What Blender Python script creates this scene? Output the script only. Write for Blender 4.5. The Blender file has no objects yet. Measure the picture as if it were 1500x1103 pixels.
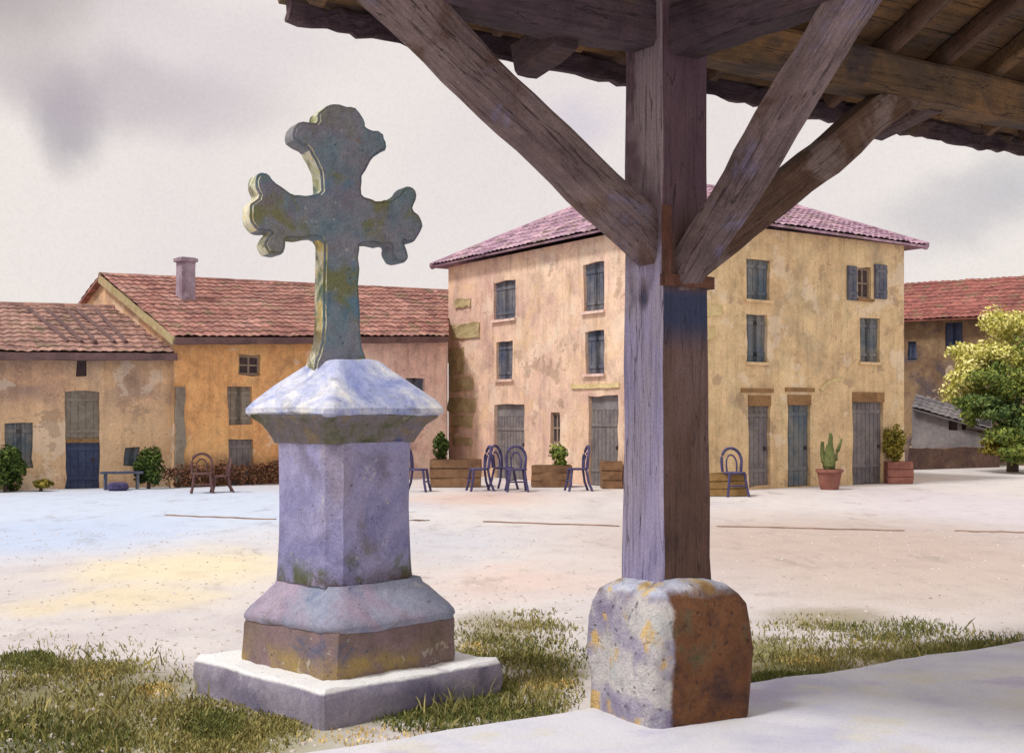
import bpy, bmesh, math, random
from mathutils import Vector, noise as mn
R = math.radians
random.seed(7)
SC = bpy.context.scene
COL = SC.collection

# ------------------------------------------------------------------ camera
F, HY, CH = 1900.0, 610.0, 1.8            # focal length and horizon in photo pixels, eye height
cam = bpy.data.cameras.new('camera'); camo = bpy.data.objects.new('camera', cam); COL.objects.link(camo)
cam.sensor_width = 36; cam.lens = 36*F/1500; cam.shift_y = (HY-551.5)/1500
cam.clip_start = 0.1; cam.clip_end = 2000
camo.location = (0, 0, CH); camo.rotation_euler = (R(90), 0, 0)
SC.camera = camo
def P(px, py, Y): return Vector(((px-750)/F*Y, Y, CH-(py-HY)/F*Y))
def G(px, py):
    Y = CH*F/(py-HY); return Vector(((px-750)/F*Y, Y, 0))
def lin(c):
    c = c/255.0
    return c/12.92 if c <= 0.04045 else ((c+0.055)/1.055)**2.4
def C(r, g, b, k=1.0): return (lin(r)*k, lin(g)*k, lin(b)*k, 1)

# ------------------------------------------------------------------ light
SUN_AZ = Vector((-0.84, -0.54, 0)).normalized(); SUN_EL = R(56)
sv = Vector((SUN_AZ.x*math.cos(SUN_EL), SUN_AZ.y*math.cos(SUN_EL), math.sin(SUN_EL)))
sl = bpy.data.lights.new('sun', 'SUN'); sl.energy = 2.7; sl.angle = R(10); sl.color = (1.0, 0.965, 0.92)
so = bpy.data.objects.new('sun', sl); COL.objects.link(so)
so.rotation_euler = sv.to_track_quat('Z', 'Y').to_euler(); so.location = (-6, -6, 12)
SC.view_settings.view_transform = 'Standard'; SC.view_settings.look = 'None'
SC.view_settings.gamma = 1; SC.view_settings.exposure = 0.0

class NT:
    def __init__(s, nt): s.nt = nt; s.n = nt.nodes; s.l = nt.links
    def new(s, t, **k):
        n = s.n.new(t)
        for a, b in k.items(): setattr(n, a, b)
        return n
    def put(s, sock, v):
        if isinstance(v, bpy.types.NodeSocket): s.l.new(v, sock)
        elif v is not None: sock.default_value = v
    def math(s, op, a, b=None, c=None, clamp=False):
        n = s.new('ShaderNodeMath', operation=op, use_clamp=clamp)
        s.put(n.inputs[0], a); s.put(n.inputs[1], b); s.put(n.inputs[2], c); return n.outputs[0]
    def vm(s, op, a, b=None, out=0):
        n = s.new('ShaderNodeVectorMath', operation=op); s.put(n.inputs[0], a)
        if b is not None: s.put(n.inputs[1], b)
        return n.outputs[out]
    def noise(s, v, scale, detail=4, rough=.55, dist=0.0, col=False):
        n = s.new('ShaderNodeTexNoise'); s.put(n.inputs['Vector'], v); n.inputs['Scale'].default_value = scale
        n.inputs['Detail'].default_value = detail; n.inputs['Roughness'].default_value = rough
        n.inputs['Distortion'].default_value = dist
        return n.outputs['Color' if col else 'Fac']
    def mix(s, f, a, b, mode='MIX'):
        n = s.new('ShaderNodeMix', data_type='RGBA', blend_type=mode); s.put(n.inputs[0], f)
        s.put(n.inputs[6], a); s.put(n.inputs[7], b); return n.outputs[2]
    def ramp(s, f, stops, interp='LINEAR'):
        n = s.new('ShaderNodeValToRGB'); s.put(n.inputs[0], f); cr = n.color_ramp; cr.interpolation = interp
        while len(cr.elements) > 1: cr.elements.remove(cr.elements[0])
        cr.elements[0].position = stops[0][0]; cr.elements[0].color = stops[0][1]
        for p, c in stops[1:]:
            e = cr.elements.new(p); e.color = c
        return n.outputs[0]
    def step(s, f, a, b):
        n = s.new('ShaderNodeMapRange', interpolation_type='SMOOTHSTEP'); s.put(n.inputs[0], f)
        s.put(n.inputs[1], a); s.put(n.inputs[2], b); return n.outputs[0]

W = bpy.data.worlds.new('World'); SC.world = W; W.use_nodes = True
w = NT(W.node_tree); w.n.clear()
sky = w.new('ShaderNodeTexSky', sky_type='NISHITA'); sky.sun_disc = False
sky.sun_elevation = SUN_EL; sky.sun_rotation = math.atan2(SUN_AZ.x, SUN_AZ.y)
b1 = w.new('ShaderNodeBackground'); w.put(b1.inputs[0], sky.outputs[0]); b1.inputs[1].default_value = 0.08
tc = w.new('ShaderNodeTexCoord').outputs['Generated']
nz = w.noise(tc, 5.0, 5, .6, .3, True)
dv = w.vm('ADD', tc, w.vm('MULTIPLY', w.vm('SUBTRACT', nz, (.5, .5, .5)), (.09, .09, .09)))
cloud = w.ramp(w.noise(dv, 2.2, 5, .55), [(.3, C(231, 221, 220)), (.5, C(237, 229, 224)), (.75, C(241, 233, 226))])
def cb(px, py, rad, col, amt, sx=1.0, sz=1.0):
    """a soft grey cloud at a fixed direction of the sky"""
    global cloud
    d = Vector(((px-750)/F, 1, (HY-py)/F)).normalized()
    q = w.vm('MULTIPLY', w.vm('SUBTRACT', dv, tuple(d)), (1/sx, 1/sx, 1/sz))
    dist = w.vm('LENGTH', q, out=1)
    m = w.math('MULTIPLY', w.step(dist, rad, rad*.15), amt)
    cloud = w.mix(m, cloud, col)
cb(-40, -60, .10, C(160, 150, 152), .75, 1.6, 1.0)
cb(60, 120, .048, C(188, 178, 181), .65, 1.7, .8)
cb(100, 185, .040, C(166, 157, 166), .75, .9, 1.3)
cb(190, 145, .055, C(190, 180, 185), .65, 1.8, .75)
cb(330, 160, .055, C(204, 194, 198), .6, 1.7, .8)
cb(330, 60, .07, C(220, 209, 214), .6, 2.0, .7)
cb(1400, 305, .05, C(200, 194, 198), .7, 1.9, .6)
cb(1480, 270, .040, C(198, 195, 198), .7, 1.2, .8)
cb(860, 185, .035, C(214, 205, 216), .7, 1.2, .9)
grain = w.noise(tc, 420, 2, .6)
cloud = w.mix(1.0, cloud, w.ramp(grain, [(.35, (.955, .955, .955, 1)), (.6, (1, 1, 1, 1))]), 'MULTIPLY')
b2 = w.new('ShaderNodeBackground'); w.put(b2.inputs[0], cloud); b2.inputs[1].default_value = 1.07
ms = w.new('ShaderNodeMixShader'); ms.inputs[0].default_value = .93
w.l.new(b1.outputs[0], ms.inputs[1]); w.l.new(b2.outputs[0], ms.inputs[2])
wo = w.new('ShaderNodeOutputWorld'); w.l.new(ms.outputs[0], wo.inputs[0])

# ------------------------------------------------------------------ materials
def mat_start(name):
    m = bpy.data.materials.new(name); m.use_nodes = True; t = NT(m.node_tree); t.n.clear()
    pos = t.new('ShaderNodeNewGeometry').outputs['Position']
    return m, t, pos
def mat_end(t, colr, rough=.85, bump=None, bs=.3, bd=.02):
    b = t.new('ShaderNodeBsdfPrincipled'); t.put(b.inputs['Base Color'], colr); t.put(b.inputs['Roughness'], rough)
    b.inputs['Specular IOR Level'].default_value = .25
    if bump is not None:
        n = t.new('ShaderNodeBump'); n.inputs['Strength'].default_value = bs; n.inputs['Distance'].default_value = bd
        t.put(n.inputs['Height'], bump); t.l.new(n.outputs[0], b.inputs['Normal'])
    o = t.new('ShaderNodeOutputMaterial'); t.l.new(b.outputs[0], o.inputs[0])
    return b
def adj(c, sat=.84, gain=1.14):
    y = .3*c[0]+.6*c[1]+.1*c[2]
    return tuple(min(.82, (y+(x-y)*sat)*gain) for x in c[:3])+(1,)
def wash(name, stops, scale=1.0, stains_and_light=(), grain=.16, gscale=60, rough=.85, bs=.35, bd=.02, stretch=None, grow=None, pits=0.0, sat=.84, tile=0.0, wall=False):
    """mottled weathered surface: broad blooms of colour, stains and painted light, granular speckle"""
    stops = [(p_, adj(c_, sat)) for p_, c_ in stops]; stains_and_light = [(adj(q_[0], sat),)+tuple(q_[1:]) for q_ in stains_and_light]
    m, t, pos = mat_start(name)
    v = pos if stretch is None else t.vm('MULTIPLY', pos, stretch)
    f = t.noise(v, scale, 6, .66, .6)
    c = t.ramp(f, stops)
    md = t.noise(t.vm('ADD', v, (2, 8, 5)), scale*5, 5, .7, .3)
    c = t.mix(1.0, c, t.ramp(md, [(.32, (.80, .79, .80, 1)), (.5, (1, 1, 1, 1)), (.68, (1.13, 1.12, 1.10, 1))]), 'MULTIPLY')
    for i, (col, sc, lo, hi, amt, zr) in enumerate(stains_and_light):
        off = t.vm('ADD', pos, (13.1*(i+1), 7.7*(i+1), 3.3*(i+1)))
        k = t.step(t.noise(off, sc, 5, .65, .5), lo, hi)
        if zr is not None:      # band of height: damp foot, moss line, painted eave shade and lit top
            sep = t.new('ShaderNodeSeparateXYZ'); t.put(sep.inputs[0], pos)
            wob = t.math('ADD', sep.outputs[2], t.math('MULTIPLY', t.math('SUBTRACT', t.noise(off, sc*1.7, 4, .6), .5), zr[2]))
            k = t.math('MULTIPLY', k, t.step(wob, zr[0], zr[1]))
        c = t.mix(t.math('MULTIPLY', k, amt), c, col)
    g = t.noise(pos, gscale, 3, .7)
    c = t.mix(1.0, c, t.ramp(g, [(.3, (1-grain*1.6,)*3+(1,)), (.5, (1-grain*.4,)*3+(1,)), (.72, (1+grain*.6,)*3+(1,))]), 'MULTIPLY')
    h = t.math('ADD', t.math('MULTIPLY', t.noise(pos, gscale*.35, 5, .65), .8), t.math('MULTIPLY', g, .3))
    if grow is not None:        # wood grain: long fibres and drying cracks along the timber
        gd_ = tuple(Vector(grow).normalized())
        al = t.vm('DOT_PRODUCT', pos, gd_, out=1)
        sc_ = t.new('ShaderNodeVectorMath', operation='SCALE'); sc_.inputs[0].default_value = gd_; t.put(sc_.inputs['Scale'], t.math('MULTIPLY', al, .95))
        gv = t.vm('SUBTRACT', pos, sc_.outputs[0])
        fib = t.noise(gv, 42, 4, .65, .3); crk = t.noise(t.vm('ADD', gv, (3, 1, 7)), 15, 3, .5, .4)
        c = t.mix(1.0, c, t.ramp(fib, [(.34, (.72, .70, .70, 1)), (.5, (1, 1, 1, 1)), (.68, (1.14, 1.12, 1.1, 1))]), 'MULTIPLY')
        ck = t.step(t.math('ABSOLUTE', t.math('SUBTRACT', crk, .5)), .012, .003)
        c = t.mix(t.math('MULTIPLY', ck, .7), c, (.02, .014, .014, 1))
        h = t.math('SUBTRACT', t.math('ADD', h, t.math('MULTIPLY', fib, 1.2)), t.math('MULTIPLY', ck, 2.0))
    if pits:                    # small chips and pits in stone
        pv = t.new('ShaderNodeTexVoronoi'); t.put(pv.inputs['Vector'], t.vm('ADD', pos, t.vm('MULTIPLY', t.noise(pos, 14, 3, .6, 0, True), (.05, .05, .05)))); pv.inputs['Scale'].default_value = 17
        pk = t.math('MULTIPLY', t.step(pv.outputs['Distance'], .20, .06), t.step(t.noise(pos, 5, 3, .6), .45, .6))
        c = t.mix(t.math('MULTIPLY', pk, pits), c, (.035, .03, .04, 1)); h = t.math('SUBTRACT', h, t.math('MULTIPLY', pk, 1.2))
        ed = t.noise(t.vm('ADD', pos, (6, 6, 6)), 7, 7, .75, .2)      # crusts of pale lichen with crisp edges
        c = t.mix(t.math('MULTIPLY', t.step(ed, .615, .635), pits*.7), c, adj(C(186, 184, 170)))
    if wall:                    # rain streaks, repaired plaster with real edges, hairline cracks
        st = t.noise(t.vm('MULTIPLY', pos, (4, 4, .35)), 1.0, 5, .7, .1)
        c = t.mix(1.0, c, t.ramp(st, [(.34, (.82, .80, .79, 1)), (.5, (1, 1, 1, 1)), (.68, (1.06, 1.06, 1.06, 1))]), 'MULTIPLY')
        pa = t.noise(t.vm('ADD', pos, (3, 4, 5)), .75, 7, .62, .1)
        c = t.mix(t.math('MULTIPLY', t.step(pa, .575, .583), .38), c, adj(C(224, 204, 180)))
        pa2 = t.noise(t.vm('ADD', pos, (30, 4, 15)), .9, 7, .6, .1)
        c = t.mix(t.math('MULTIPLY', t.step(pa2, .625, .632), .45), c, adj(C(140, 112, 90)))
        ck2 = t.step(t.math('ABSOLUTE', t.math('SUBTRACT', t.noise(t.vm('ADD', pos, (9, 9, 9)), .5, 6, .6, .3), .5)), .004, .001)
        c = t.mix(t.math('MULTIPLY', ck2, .35), c, C(96, 72, 60))
    if tile:                    # every tile fired a little differently
        vv = t.new('ShaderNodeTexVoronoi'); t.put(vv.inputs['Vector'], pos); vv.inputs['Scale'].default_value = tile
        b_ = t.new('ShaderNodeSeparateXYZ'); t.put(b_.inputs[0], vv.outputs['Color'])
        c = t.mix(1.0, c, t.ramp(b_.outputs[0], [(0, (.66, .64, .66, 1)), (.5, (.98, .97, .97, 1)), (1, (1.22, 1.2, 1.16, 1))]), 'MULTIPLY')
        c = t.mix(t.math('MULTIPLY', t.step(b_.outputs[1], .86, .92), .5), c, C(120, 110, 84))
    mat_end(t, c, rough, h, bs, bd)
    return m

M = {}
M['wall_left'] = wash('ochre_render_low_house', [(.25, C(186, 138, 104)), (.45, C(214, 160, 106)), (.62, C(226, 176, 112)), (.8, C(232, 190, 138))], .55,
    [(C(150, 120, 106), .8, .40, .66, .7, None), (C(228, 182, 118), .5, .1, .4, .75, (2.5, 1.4, 1.0)), (C(160, 110, 70), 2.5, .55, .75, .35, None), (C(96, 82, 74), 3.0, .4, .7, .5, (.7, .1, .6))], .14, 22, sat=.72, wall=True)  # golden paint band below; browner wall above paints part of the eave shade
M['wall_ochre'] = wash('deep_ochre_render', [(.25, C(196, 132, 66)), (.45, C(226, 160, 80)), (.65, C(234, 176, 98)), (.8, C(234, 194, 136))], .6,
    [(C(150, 112, 84), .9, .5, .72, .6, None), (C(110, 76, 62), 2.2, .35, .65, .7, (1.1, .3, .9)), (C(176, 110, 60), 1.2, .5, .7, .5, None)], .14, 22, sat=.80, wall=True)
M['wall_pink'] = wash('pale_pink_render', [(.25, C(204, 158, 146)), (.5, C(226, 184, 168)), (.75, C(234, 200, 184))], .7,
    [(C(150, 116, 104), 1.2, .5, .72, .5, None), (C(150, 110, 90), 2.2, .45, .65, .5, (1.3, .3, .9))], .14, 22, sat=.72, wall=True)
M['wall_main_l'] = wash('peach_render_tall_house', [(.25, C(198, 146, 132)), (.42, C(216, 172, 146)), (.58, C(228, 190, 152)), (.78, C(224, 176, 170))], .38,
    [(C(164, 128, 124), .7, .5, .72, .6, None), (C(226, 180, 116), .8, .5, .7, .6, None), (C(176, 116, 100), 1.6, .55, .72, .45, (1.2, .1, .8)), (C(170, 148, 120), 3.5, .6, .75, .4, None)], .13, 22, sat=.72, wall=True)
M['wall_main_r'] = wash('golden_render_tall_house', [(.25, C(190, 150, 94)), (.42, C(212, 174, 112)), (.6, C(222, 188, 122)), (.78, C(216, 164, 116))], .42,
    [(C(150, 134, 104), .7, .5, .72, .6, None), (C(150, 120, 80), 2.2, .55, .75, .4, None), (C(170, 120, 70), 1.6, .45, .7, .5, (1.0, .1, .8)), (C(226, 200, 150), 1.3, .55, .7, .5, None)], .13, 22, sat=.72, wall=True)
M['wall_dark'] = wash('dark_stone_house', [(.25, C(84, 74, 70)), (.45, C(120, 92, 66)), (.6, C(146, 120, 84)), (.8, C(150, 92, 44))], .55,
    [(C(62, 62, 84), .9, .5, .7, .7, None)], .16, 14, wall=True)
M['grey_render'] = wash('grey_render', [(.3, C(96, 92, 100)), (.7, C(136, 130, 130))], .9, (), .15, 20)
M['low_wall'] = wash('low_brown_stone', [(.3, C(84, 66, 66)), (.6, C(120, 90, 76)), (.8, C(140, 122, 96))], 1.6, (), .2, 12)
M['tile_a'] = wash('brown_rose_tile', [(.25, C(136, 96, 88)), (.5, C(160, 116, 102)), (.75, C(180, 136, 120))], .8,
    [(C(104, 60, 62), 2.2, .58, .7, .6, None)], .2, 12, tile=3.6, sat=.72)
M['tile_b'] = wash('red_clay_tile', [(.25, C(128, 76, 68)), (.45, C(156, 98, 86)), (.62, C(172, 118, 104)), (.8, C(200, 150, 138))], .9,
    [(C(116, 62, 56), 2.6, .55, .7, .6, None), (C(140, 124, 84), 1.4, .62, .72, .5, None)], .2, 12, tile=3.6, sat=.72)
M['tile_main'] = wash('mauve_clay_tile', [(.25, C(140, 100, 128)), (.5, C(174, 134, 158)), (.75, C(194, 154, 170))], .7,
    [(C(96, 48, 62), 1.5, .60, .68, .8, None), (C(130, 96, 140), .7, .55, .75, .5, None)], .18, 12, tile=3.6, sat=.72)
M['tile_old'] = wash('old_brown_tile', [(.3, C(70, 52, 48)), (.6, C(104, 76, 58)), (.8, C(120, 84, 62))], 1.2, (), .2, 12, tile=3.6, sat=.72)
M['tile_c'] = wash('rust_clay_tile', [(.3, C(140, 70, 62)), (.6, C(166, 92, 80)), (.8, C(150, 98, 96))], .6, (), .18, 9, tile=3.6, sat=.72)
M['chimney'] = wash('mauve_chimney_render', [(.3, C(120, 96, 112)), (.7, C(176, 160, 176))], 2.0)
M['shutter'] = wash('slate_blue_shutter_paint', [(.3, C(66, 76, 98)), (.5, C(96, 98, 110)), (.75, C(132, 126, 126))], 1.4,
    [(C(52, 70, 104), 1.1, .5, .7, .6, None)], .16, 24)
M['shutter_teal'] = wash('dull_teal_shutter_paint', [(.3, C(84, 98, 112)), (.55, C(118, 118, 116)), (.8, C(140, 132, 120))], 1.1,
    [(C(58, 88, 108), 1.3, .5, .68, .6, None)], .16, 24)
M['door_grey'] = wash('grey_door_paint', [(.3, C(92, 86, 96)), (.5, C(122, 114, 114)), (.75, C(140, 130, 118))], 1.0,
    [(C(80, 76, 70), 1.8, .5, .7, .5, None)], .16, 24)
M['door_blue'] = wash('navy_door_paint', [(.3, C(44, 52, 84)), (.6, C(66, 76, 104)), (.8, C(104, 104, 118))], 1.2)
M['dark'] = wash('dark_opening', [(.3, C(56, 46, 54)), (.7, C(88, 70, 68))], 1.4)
M['frame'] = wash('bleached_frame', [(.3, C(120, 100, 86)), (.7, C(160, 140, 120))], 3.0)
M['lintel'] = wash('brown_lintel', [(.3, C(120, 86, 48)), (.7, C(156, 116, 66))], 2.0)
M['quoin'] = wash('olive_quoin_stone', [(.3, C(146, 122, 80)), (.5, C(168, 150, 104)), (.75, C(182, 156, 112))], 1.6, (), .14, 20)
M['quoin_pale'] = wash('pale_quoin_stone', [(.3, C(190, 166, 106)), (.7, C(216, 194, 136))], 1.6, (), .12, 20)
M['soffit'] = wash('eave_soffit', [(.3, C(84, 62, 66)), (.7, C(122, 92, 88))], 1.6)
M['pilaster'] = wash('grey_stain_stone', [(.3, C(118, 104, 88)), (.7, C(148, 138, 122))], 1.8)
# monument stone
LILAC = [(.25, C(94, 92, 142)), (.4, C(128, 126, 172)), (.55, C(150, 146, 186)), (.72, C(150, 138, 158))]
M['shaft'] = wash('lilac_grey_stone', LILAC, 1.5,
    [(C(104, 94, 110), 2.4, .48, .7, .6, None), (C(112, 104, 70), 3.6, .58, .70, .6, None), (C(86, 96, 46), 3.2, .45, .6, .9, (.98, .80, .3)),
     (C(74, 60, 44), 4.0, .35, .6, .9, (.88, .74, .12))], .18, 75, pits=.55)
M['cap'] = wash('pale_blue_cap_stone', [(.28, C(112, 126, 196)), (.45, C(152, 162, 206)), (.56, C(188, 192, 212)), (.66, C(222, 218, 212)), (.78, C(196, 188, 190))], 2.4,
    [(C(98, 112, 178), 3.0, .55, .7, .7, None), (C(120, 112, 96), 4.5, .6, .7, .5, None)], .12, 75, pits=.35)
M['capunder'] = wash('mossy_cap_moulding', [(.25, C(66, 74, 46)), (.40, C(106, 104, 84)), (.5, C(120, 112, 120)), (.62, C(134, 116, 84)), (.75, C(96, 100, 146))], 3.6,
    [(C(64, 78, 134), 4.0, .56, .66, .8, None)], .18, 75, pits=.35)
M['shoulder'] = wash('blue_grey_moulding_stone', [(.25, C(100, 120, 150)), (.45, C(138, 142, 164)), (.6, C(150, 134, 156)), (.8, C(172, 164, 176))], 1.7,
    [(C(96, 90, 66), 3.2, .55, .7, .7, None), (C(84, 104, 140), 2.2, .55, .7, .6, None)], .16, 75, pits=.55)
M['plinth'] = wash('brown_stained_plinth', [(.25, C(84, 70, 60)), (.42, C(120, 100, 90)), (.6, C(128, 104, 108)), (.8, C(136, 108, 66))], 2.0,
    [(C(156, 130, 50), 2.4, .45, .65, .8, (.42, .26, .2)), (C(66, 86, 122), 2.0, .56, .68, .7, None)], .18, 75, pits=.55)
M['slab'] = wash('weathered_lit_top_step_stone', [(.25, C(92, 92, 122)), (.45, C(120, 112, 134)), (.6, C(140, 134, 150)), (.8, C(116, 98, 92))], 1.6,
    [(C(54, 60, 104), 2.0, .55, .7, .6, None), (C(226, 226, 250), .5, .1, .3, .95, (.195, .215, .0))], .16, 75, pits=.35)  # last tone paints the sunlit brightness of the step's top
M['cross'] = wash('dark_lichen_stone', [(.25, C(78, 108, 128)), (.4, C(104, 124, 134)), (.55, C(124, 124, 134)), (.75, C(118, 116, 92))], 2.6,
    [(C(112, 112, 54), 2.8, .50, .64, .85, None), (C(80, 122, 146), 2.6, .56, .68, .7, None), (C(118, 104, 124), 1.8, .5, .62, .6, None), (C(140, 104, 60), 3.6, .60, .70, .8, None)], .2, 75, bd=.03, pits=.55)
M['cross_side'] = wash('lit_side_lichen_stone', [(.25, C(128, 130, 100)), (.40, C(176, 178, 120)), (.52, C(212, 208, 186)), (.62, C(214, 186, 84)), (.75, C(160, 160, 150))], 3.6,
    [(C(110, 120, 58), 4.0, .52, .64, .8, None), (C(70, 104, 92), 4.0, .5, .62, .85, None), (C(78, 70, 56), 3.0, .5, .6, .8, None)], .16, 75)  # cross's left edge: sunlit brightness painted over the lichen colours
# hall
Z0 = Vector((0, 0, 1))
UX, VX = Vector((.834, .552, 0)), Vector((.552, -.834, 0))
OAK = [(.25, C(74, 58, 58)), (.42, C(106, 87, 86)), (.58, C(124, 104, 102)), (.76, C(108, 78, 52))]
OAKS = [(C(84, 54, 38), 2.6, .54, .68, .75, None), (C(120, 112, 146), 1.8, .56, .68, .7, None)]
BROWN = [(.25, C(56, 40, 34)), (.42, C(84, 58, 42)), (.58, C(100, 74, 58)), (.76, C(82, 54, 38))]
DARK = [(.3, C(58, 44, 54)), (.5, C(82, 64, 72)), (.75, C(92, 70, 58))]
M['oak_left'] = wash('mauve_brown_oak_left_brace', OAK, 1.4, OAKS, .2, 85, grow=-UX*2.13+Z0*1.46, bd=.015)
M['oak_front'] = wash('mauve_brown_oak_front_brace', OAK, 1.4, OAKS, .2, 85, grow=VX*1.6+Z0*1.58, bd=.015)
M['oak_brown'] = wash('shaded_brown_oak_brace', BROWN, 1.4, [(C(128, 110, 104), 1.8, .54, .66, .7, None)], .2, 85, grow=UX*2.18+Z0*1.46, bd=.015)  # right brace: its shading painted in as a darker brown
M['oak'] = wash('brown_oak_rafter', BROWN, 1.4, [(C(134, 100, 58), 1.8, .54, .66, .7, None)], .2, 85, grow=VX+Z0*.5, bd=.015)
M['oak_dark'] = wash('dark_purple_oak', DARK, 1.2, [(C(100, 78, 42), 1.6, .56, .7, .6, None)], .2, 85, grow=UX)
M['oak_tie'] = wash('dark_purple_oak_tie', DARK, 1.2, [(C(110, 84, 40), 1.6, .58, .7, .6, None)], .2, 85, grow=VX)
M['plate'] = wash('ochre_grey_wall_plate', [(.3, C(62, 52, 52)), (.45, C(86, 66, 46)), (.6, C(118, 84, 44)), (.8, C(76, 66, 66))], 1.3, [(C(60, 50, 54), 2.0, .5, .66, .7, None)], .2, 80, grow=UX)
M['board'] = wash('ochre_roof_boards', [(.25, C(66, 50, 38)), (.45, C(100, 72, 42)), (.62, C(128, 92, 48)), (.8, C(84, 66, 60))], 1.1,
    [(C(74, 70, 72), .9, .5, .66, .8, None), (C(84, 44, 36), 3.0, .6, .7, .5, None)], .2, 70, grow=UX)
m, t, pos = mat_start('lit_lilac_shaded_brown_post_oak')
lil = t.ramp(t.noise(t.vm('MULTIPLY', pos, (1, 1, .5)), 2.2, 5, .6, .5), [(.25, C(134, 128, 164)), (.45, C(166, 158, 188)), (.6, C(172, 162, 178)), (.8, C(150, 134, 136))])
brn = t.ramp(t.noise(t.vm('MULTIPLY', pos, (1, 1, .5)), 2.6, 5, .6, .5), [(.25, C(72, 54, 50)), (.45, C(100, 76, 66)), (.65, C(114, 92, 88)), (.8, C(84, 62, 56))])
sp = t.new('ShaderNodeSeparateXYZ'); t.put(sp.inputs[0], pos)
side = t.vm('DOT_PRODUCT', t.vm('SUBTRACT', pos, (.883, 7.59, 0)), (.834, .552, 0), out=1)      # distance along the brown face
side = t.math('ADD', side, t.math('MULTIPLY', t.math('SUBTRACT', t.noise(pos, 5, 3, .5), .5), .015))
bf = t.step(side, .004, .012)  # right face darker: its shade painted into the oak colour
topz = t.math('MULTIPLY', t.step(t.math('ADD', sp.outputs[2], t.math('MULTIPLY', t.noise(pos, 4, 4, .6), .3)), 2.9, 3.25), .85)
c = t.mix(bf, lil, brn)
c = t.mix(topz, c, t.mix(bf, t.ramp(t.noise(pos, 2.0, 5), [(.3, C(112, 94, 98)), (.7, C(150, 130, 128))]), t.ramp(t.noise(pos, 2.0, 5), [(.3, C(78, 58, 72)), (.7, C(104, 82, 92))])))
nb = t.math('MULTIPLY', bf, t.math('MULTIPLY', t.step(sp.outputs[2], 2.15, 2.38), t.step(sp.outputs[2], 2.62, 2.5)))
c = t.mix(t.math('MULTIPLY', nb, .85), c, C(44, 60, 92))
fib = t.noise(t.vm('MULTIPLY', pos, (1, 1, .05)), 42, 4, .65, .3)
c = t.mix(1.0, c, t.ramp(fib, [(.34, (.76, .74, .74, 1)), (.5, (1, 1, 1, 1)), (.68, (1.12, 1.1, 1.1, 1))]), 'MULTIPLY')
ck = t.step(t.math('ABSOLUTE', t.math('SUBTRACT', t.noise(t.vm('MULTIPLY', pos, (1, 1, .06)), 13, 3, .5, .4), .5)), .010, .003)
c = t.mix(t.math('MULTIPLY', ck, .65), c, (.03, .02, .025, 1))
g = t.noise(pos, 85, 3, .7)
c = t.mix(1.0, c, t.ramp(g, [(.3, (.72, .72, .72, 1)), (.5, (.95, .95, .95, 1)), (.7, (1.1, 1.1, 1.1, 1))]), 'MULTIPLY')
mat_end(t, c, .85, t.math('SUBTRACT', t.math('ADD', fib, g), t.math('MULTIPLY', ck, 2.0)), .4, .014); M['post'] = m
m, t, pos = mat_start('patchy_shaded_side_footing')
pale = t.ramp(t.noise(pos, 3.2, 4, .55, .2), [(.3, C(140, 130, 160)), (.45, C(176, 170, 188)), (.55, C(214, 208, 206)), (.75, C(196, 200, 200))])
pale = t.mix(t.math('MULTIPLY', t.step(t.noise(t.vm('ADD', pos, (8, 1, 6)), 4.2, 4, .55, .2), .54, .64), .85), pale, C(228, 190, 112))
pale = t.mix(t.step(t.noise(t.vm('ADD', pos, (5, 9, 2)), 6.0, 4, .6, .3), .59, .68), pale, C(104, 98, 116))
rust_and_shade = t.ramp(t.noise(t.vm('ADD', pos, (3, 3, 3)), 3.6, 7, .72, .3), [(.28, C(66, 48, 52)), (.42, C(98, 68, 54)), (.54, C(126, 84, 56)), (.64, C(112, 92, 68)), (.74, C(86, 92, 60))])  # rust-brown stain; also paints the right face's shade into the stone colour
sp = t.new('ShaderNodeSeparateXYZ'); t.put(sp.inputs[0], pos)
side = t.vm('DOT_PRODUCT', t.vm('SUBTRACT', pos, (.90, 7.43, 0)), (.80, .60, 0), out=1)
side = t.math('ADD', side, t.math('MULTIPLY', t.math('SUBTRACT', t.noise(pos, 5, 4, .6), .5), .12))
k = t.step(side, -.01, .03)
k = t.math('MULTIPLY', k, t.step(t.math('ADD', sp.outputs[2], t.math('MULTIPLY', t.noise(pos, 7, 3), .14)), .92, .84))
c = t.mix(k, pale, rust_and_shade)
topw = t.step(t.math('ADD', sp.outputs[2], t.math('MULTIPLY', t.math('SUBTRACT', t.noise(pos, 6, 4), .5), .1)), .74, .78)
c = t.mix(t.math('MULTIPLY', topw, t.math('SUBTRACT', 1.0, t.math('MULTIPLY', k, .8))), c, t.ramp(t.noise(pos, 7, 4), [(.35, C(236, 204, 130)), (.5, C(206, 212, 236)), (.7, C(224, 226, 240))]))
g = t.noise(pos, 75, 3, .7)
c = t.mix(1.0, c, t.ramp(g, [(.3, (.75, .75, .75, 1)), (.5, (.95, .95, .95, 1)), (.7, (1.08, 1.08, 1.08, 1))]), 'MULTIPLY')
pv = t.new('ShaderNodeTexVoronoi'); t.put(pv.inputs['Vector'], t.vm('ADD', pos, t.vm('MULTIPLY', t.noise(pos, 14, 3, .6, 0, True), (.06, .06, .06)))); pv.inputs['Scale'].default_value = 15
pk = t.math('MULTIPLY', t.step(pv.outputs['Distance'], .24, .08), t.step(t.noise(pos, 5, 3, .6), .42, .55))
c = t.mix(t.math('MULTIPLY', pk, .5), c, (.04, .035, .05, 1))
md = t.noise(t.vm('ADD', pos, (2, 8, 5)), 11, 6, .75, .2)
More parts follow.
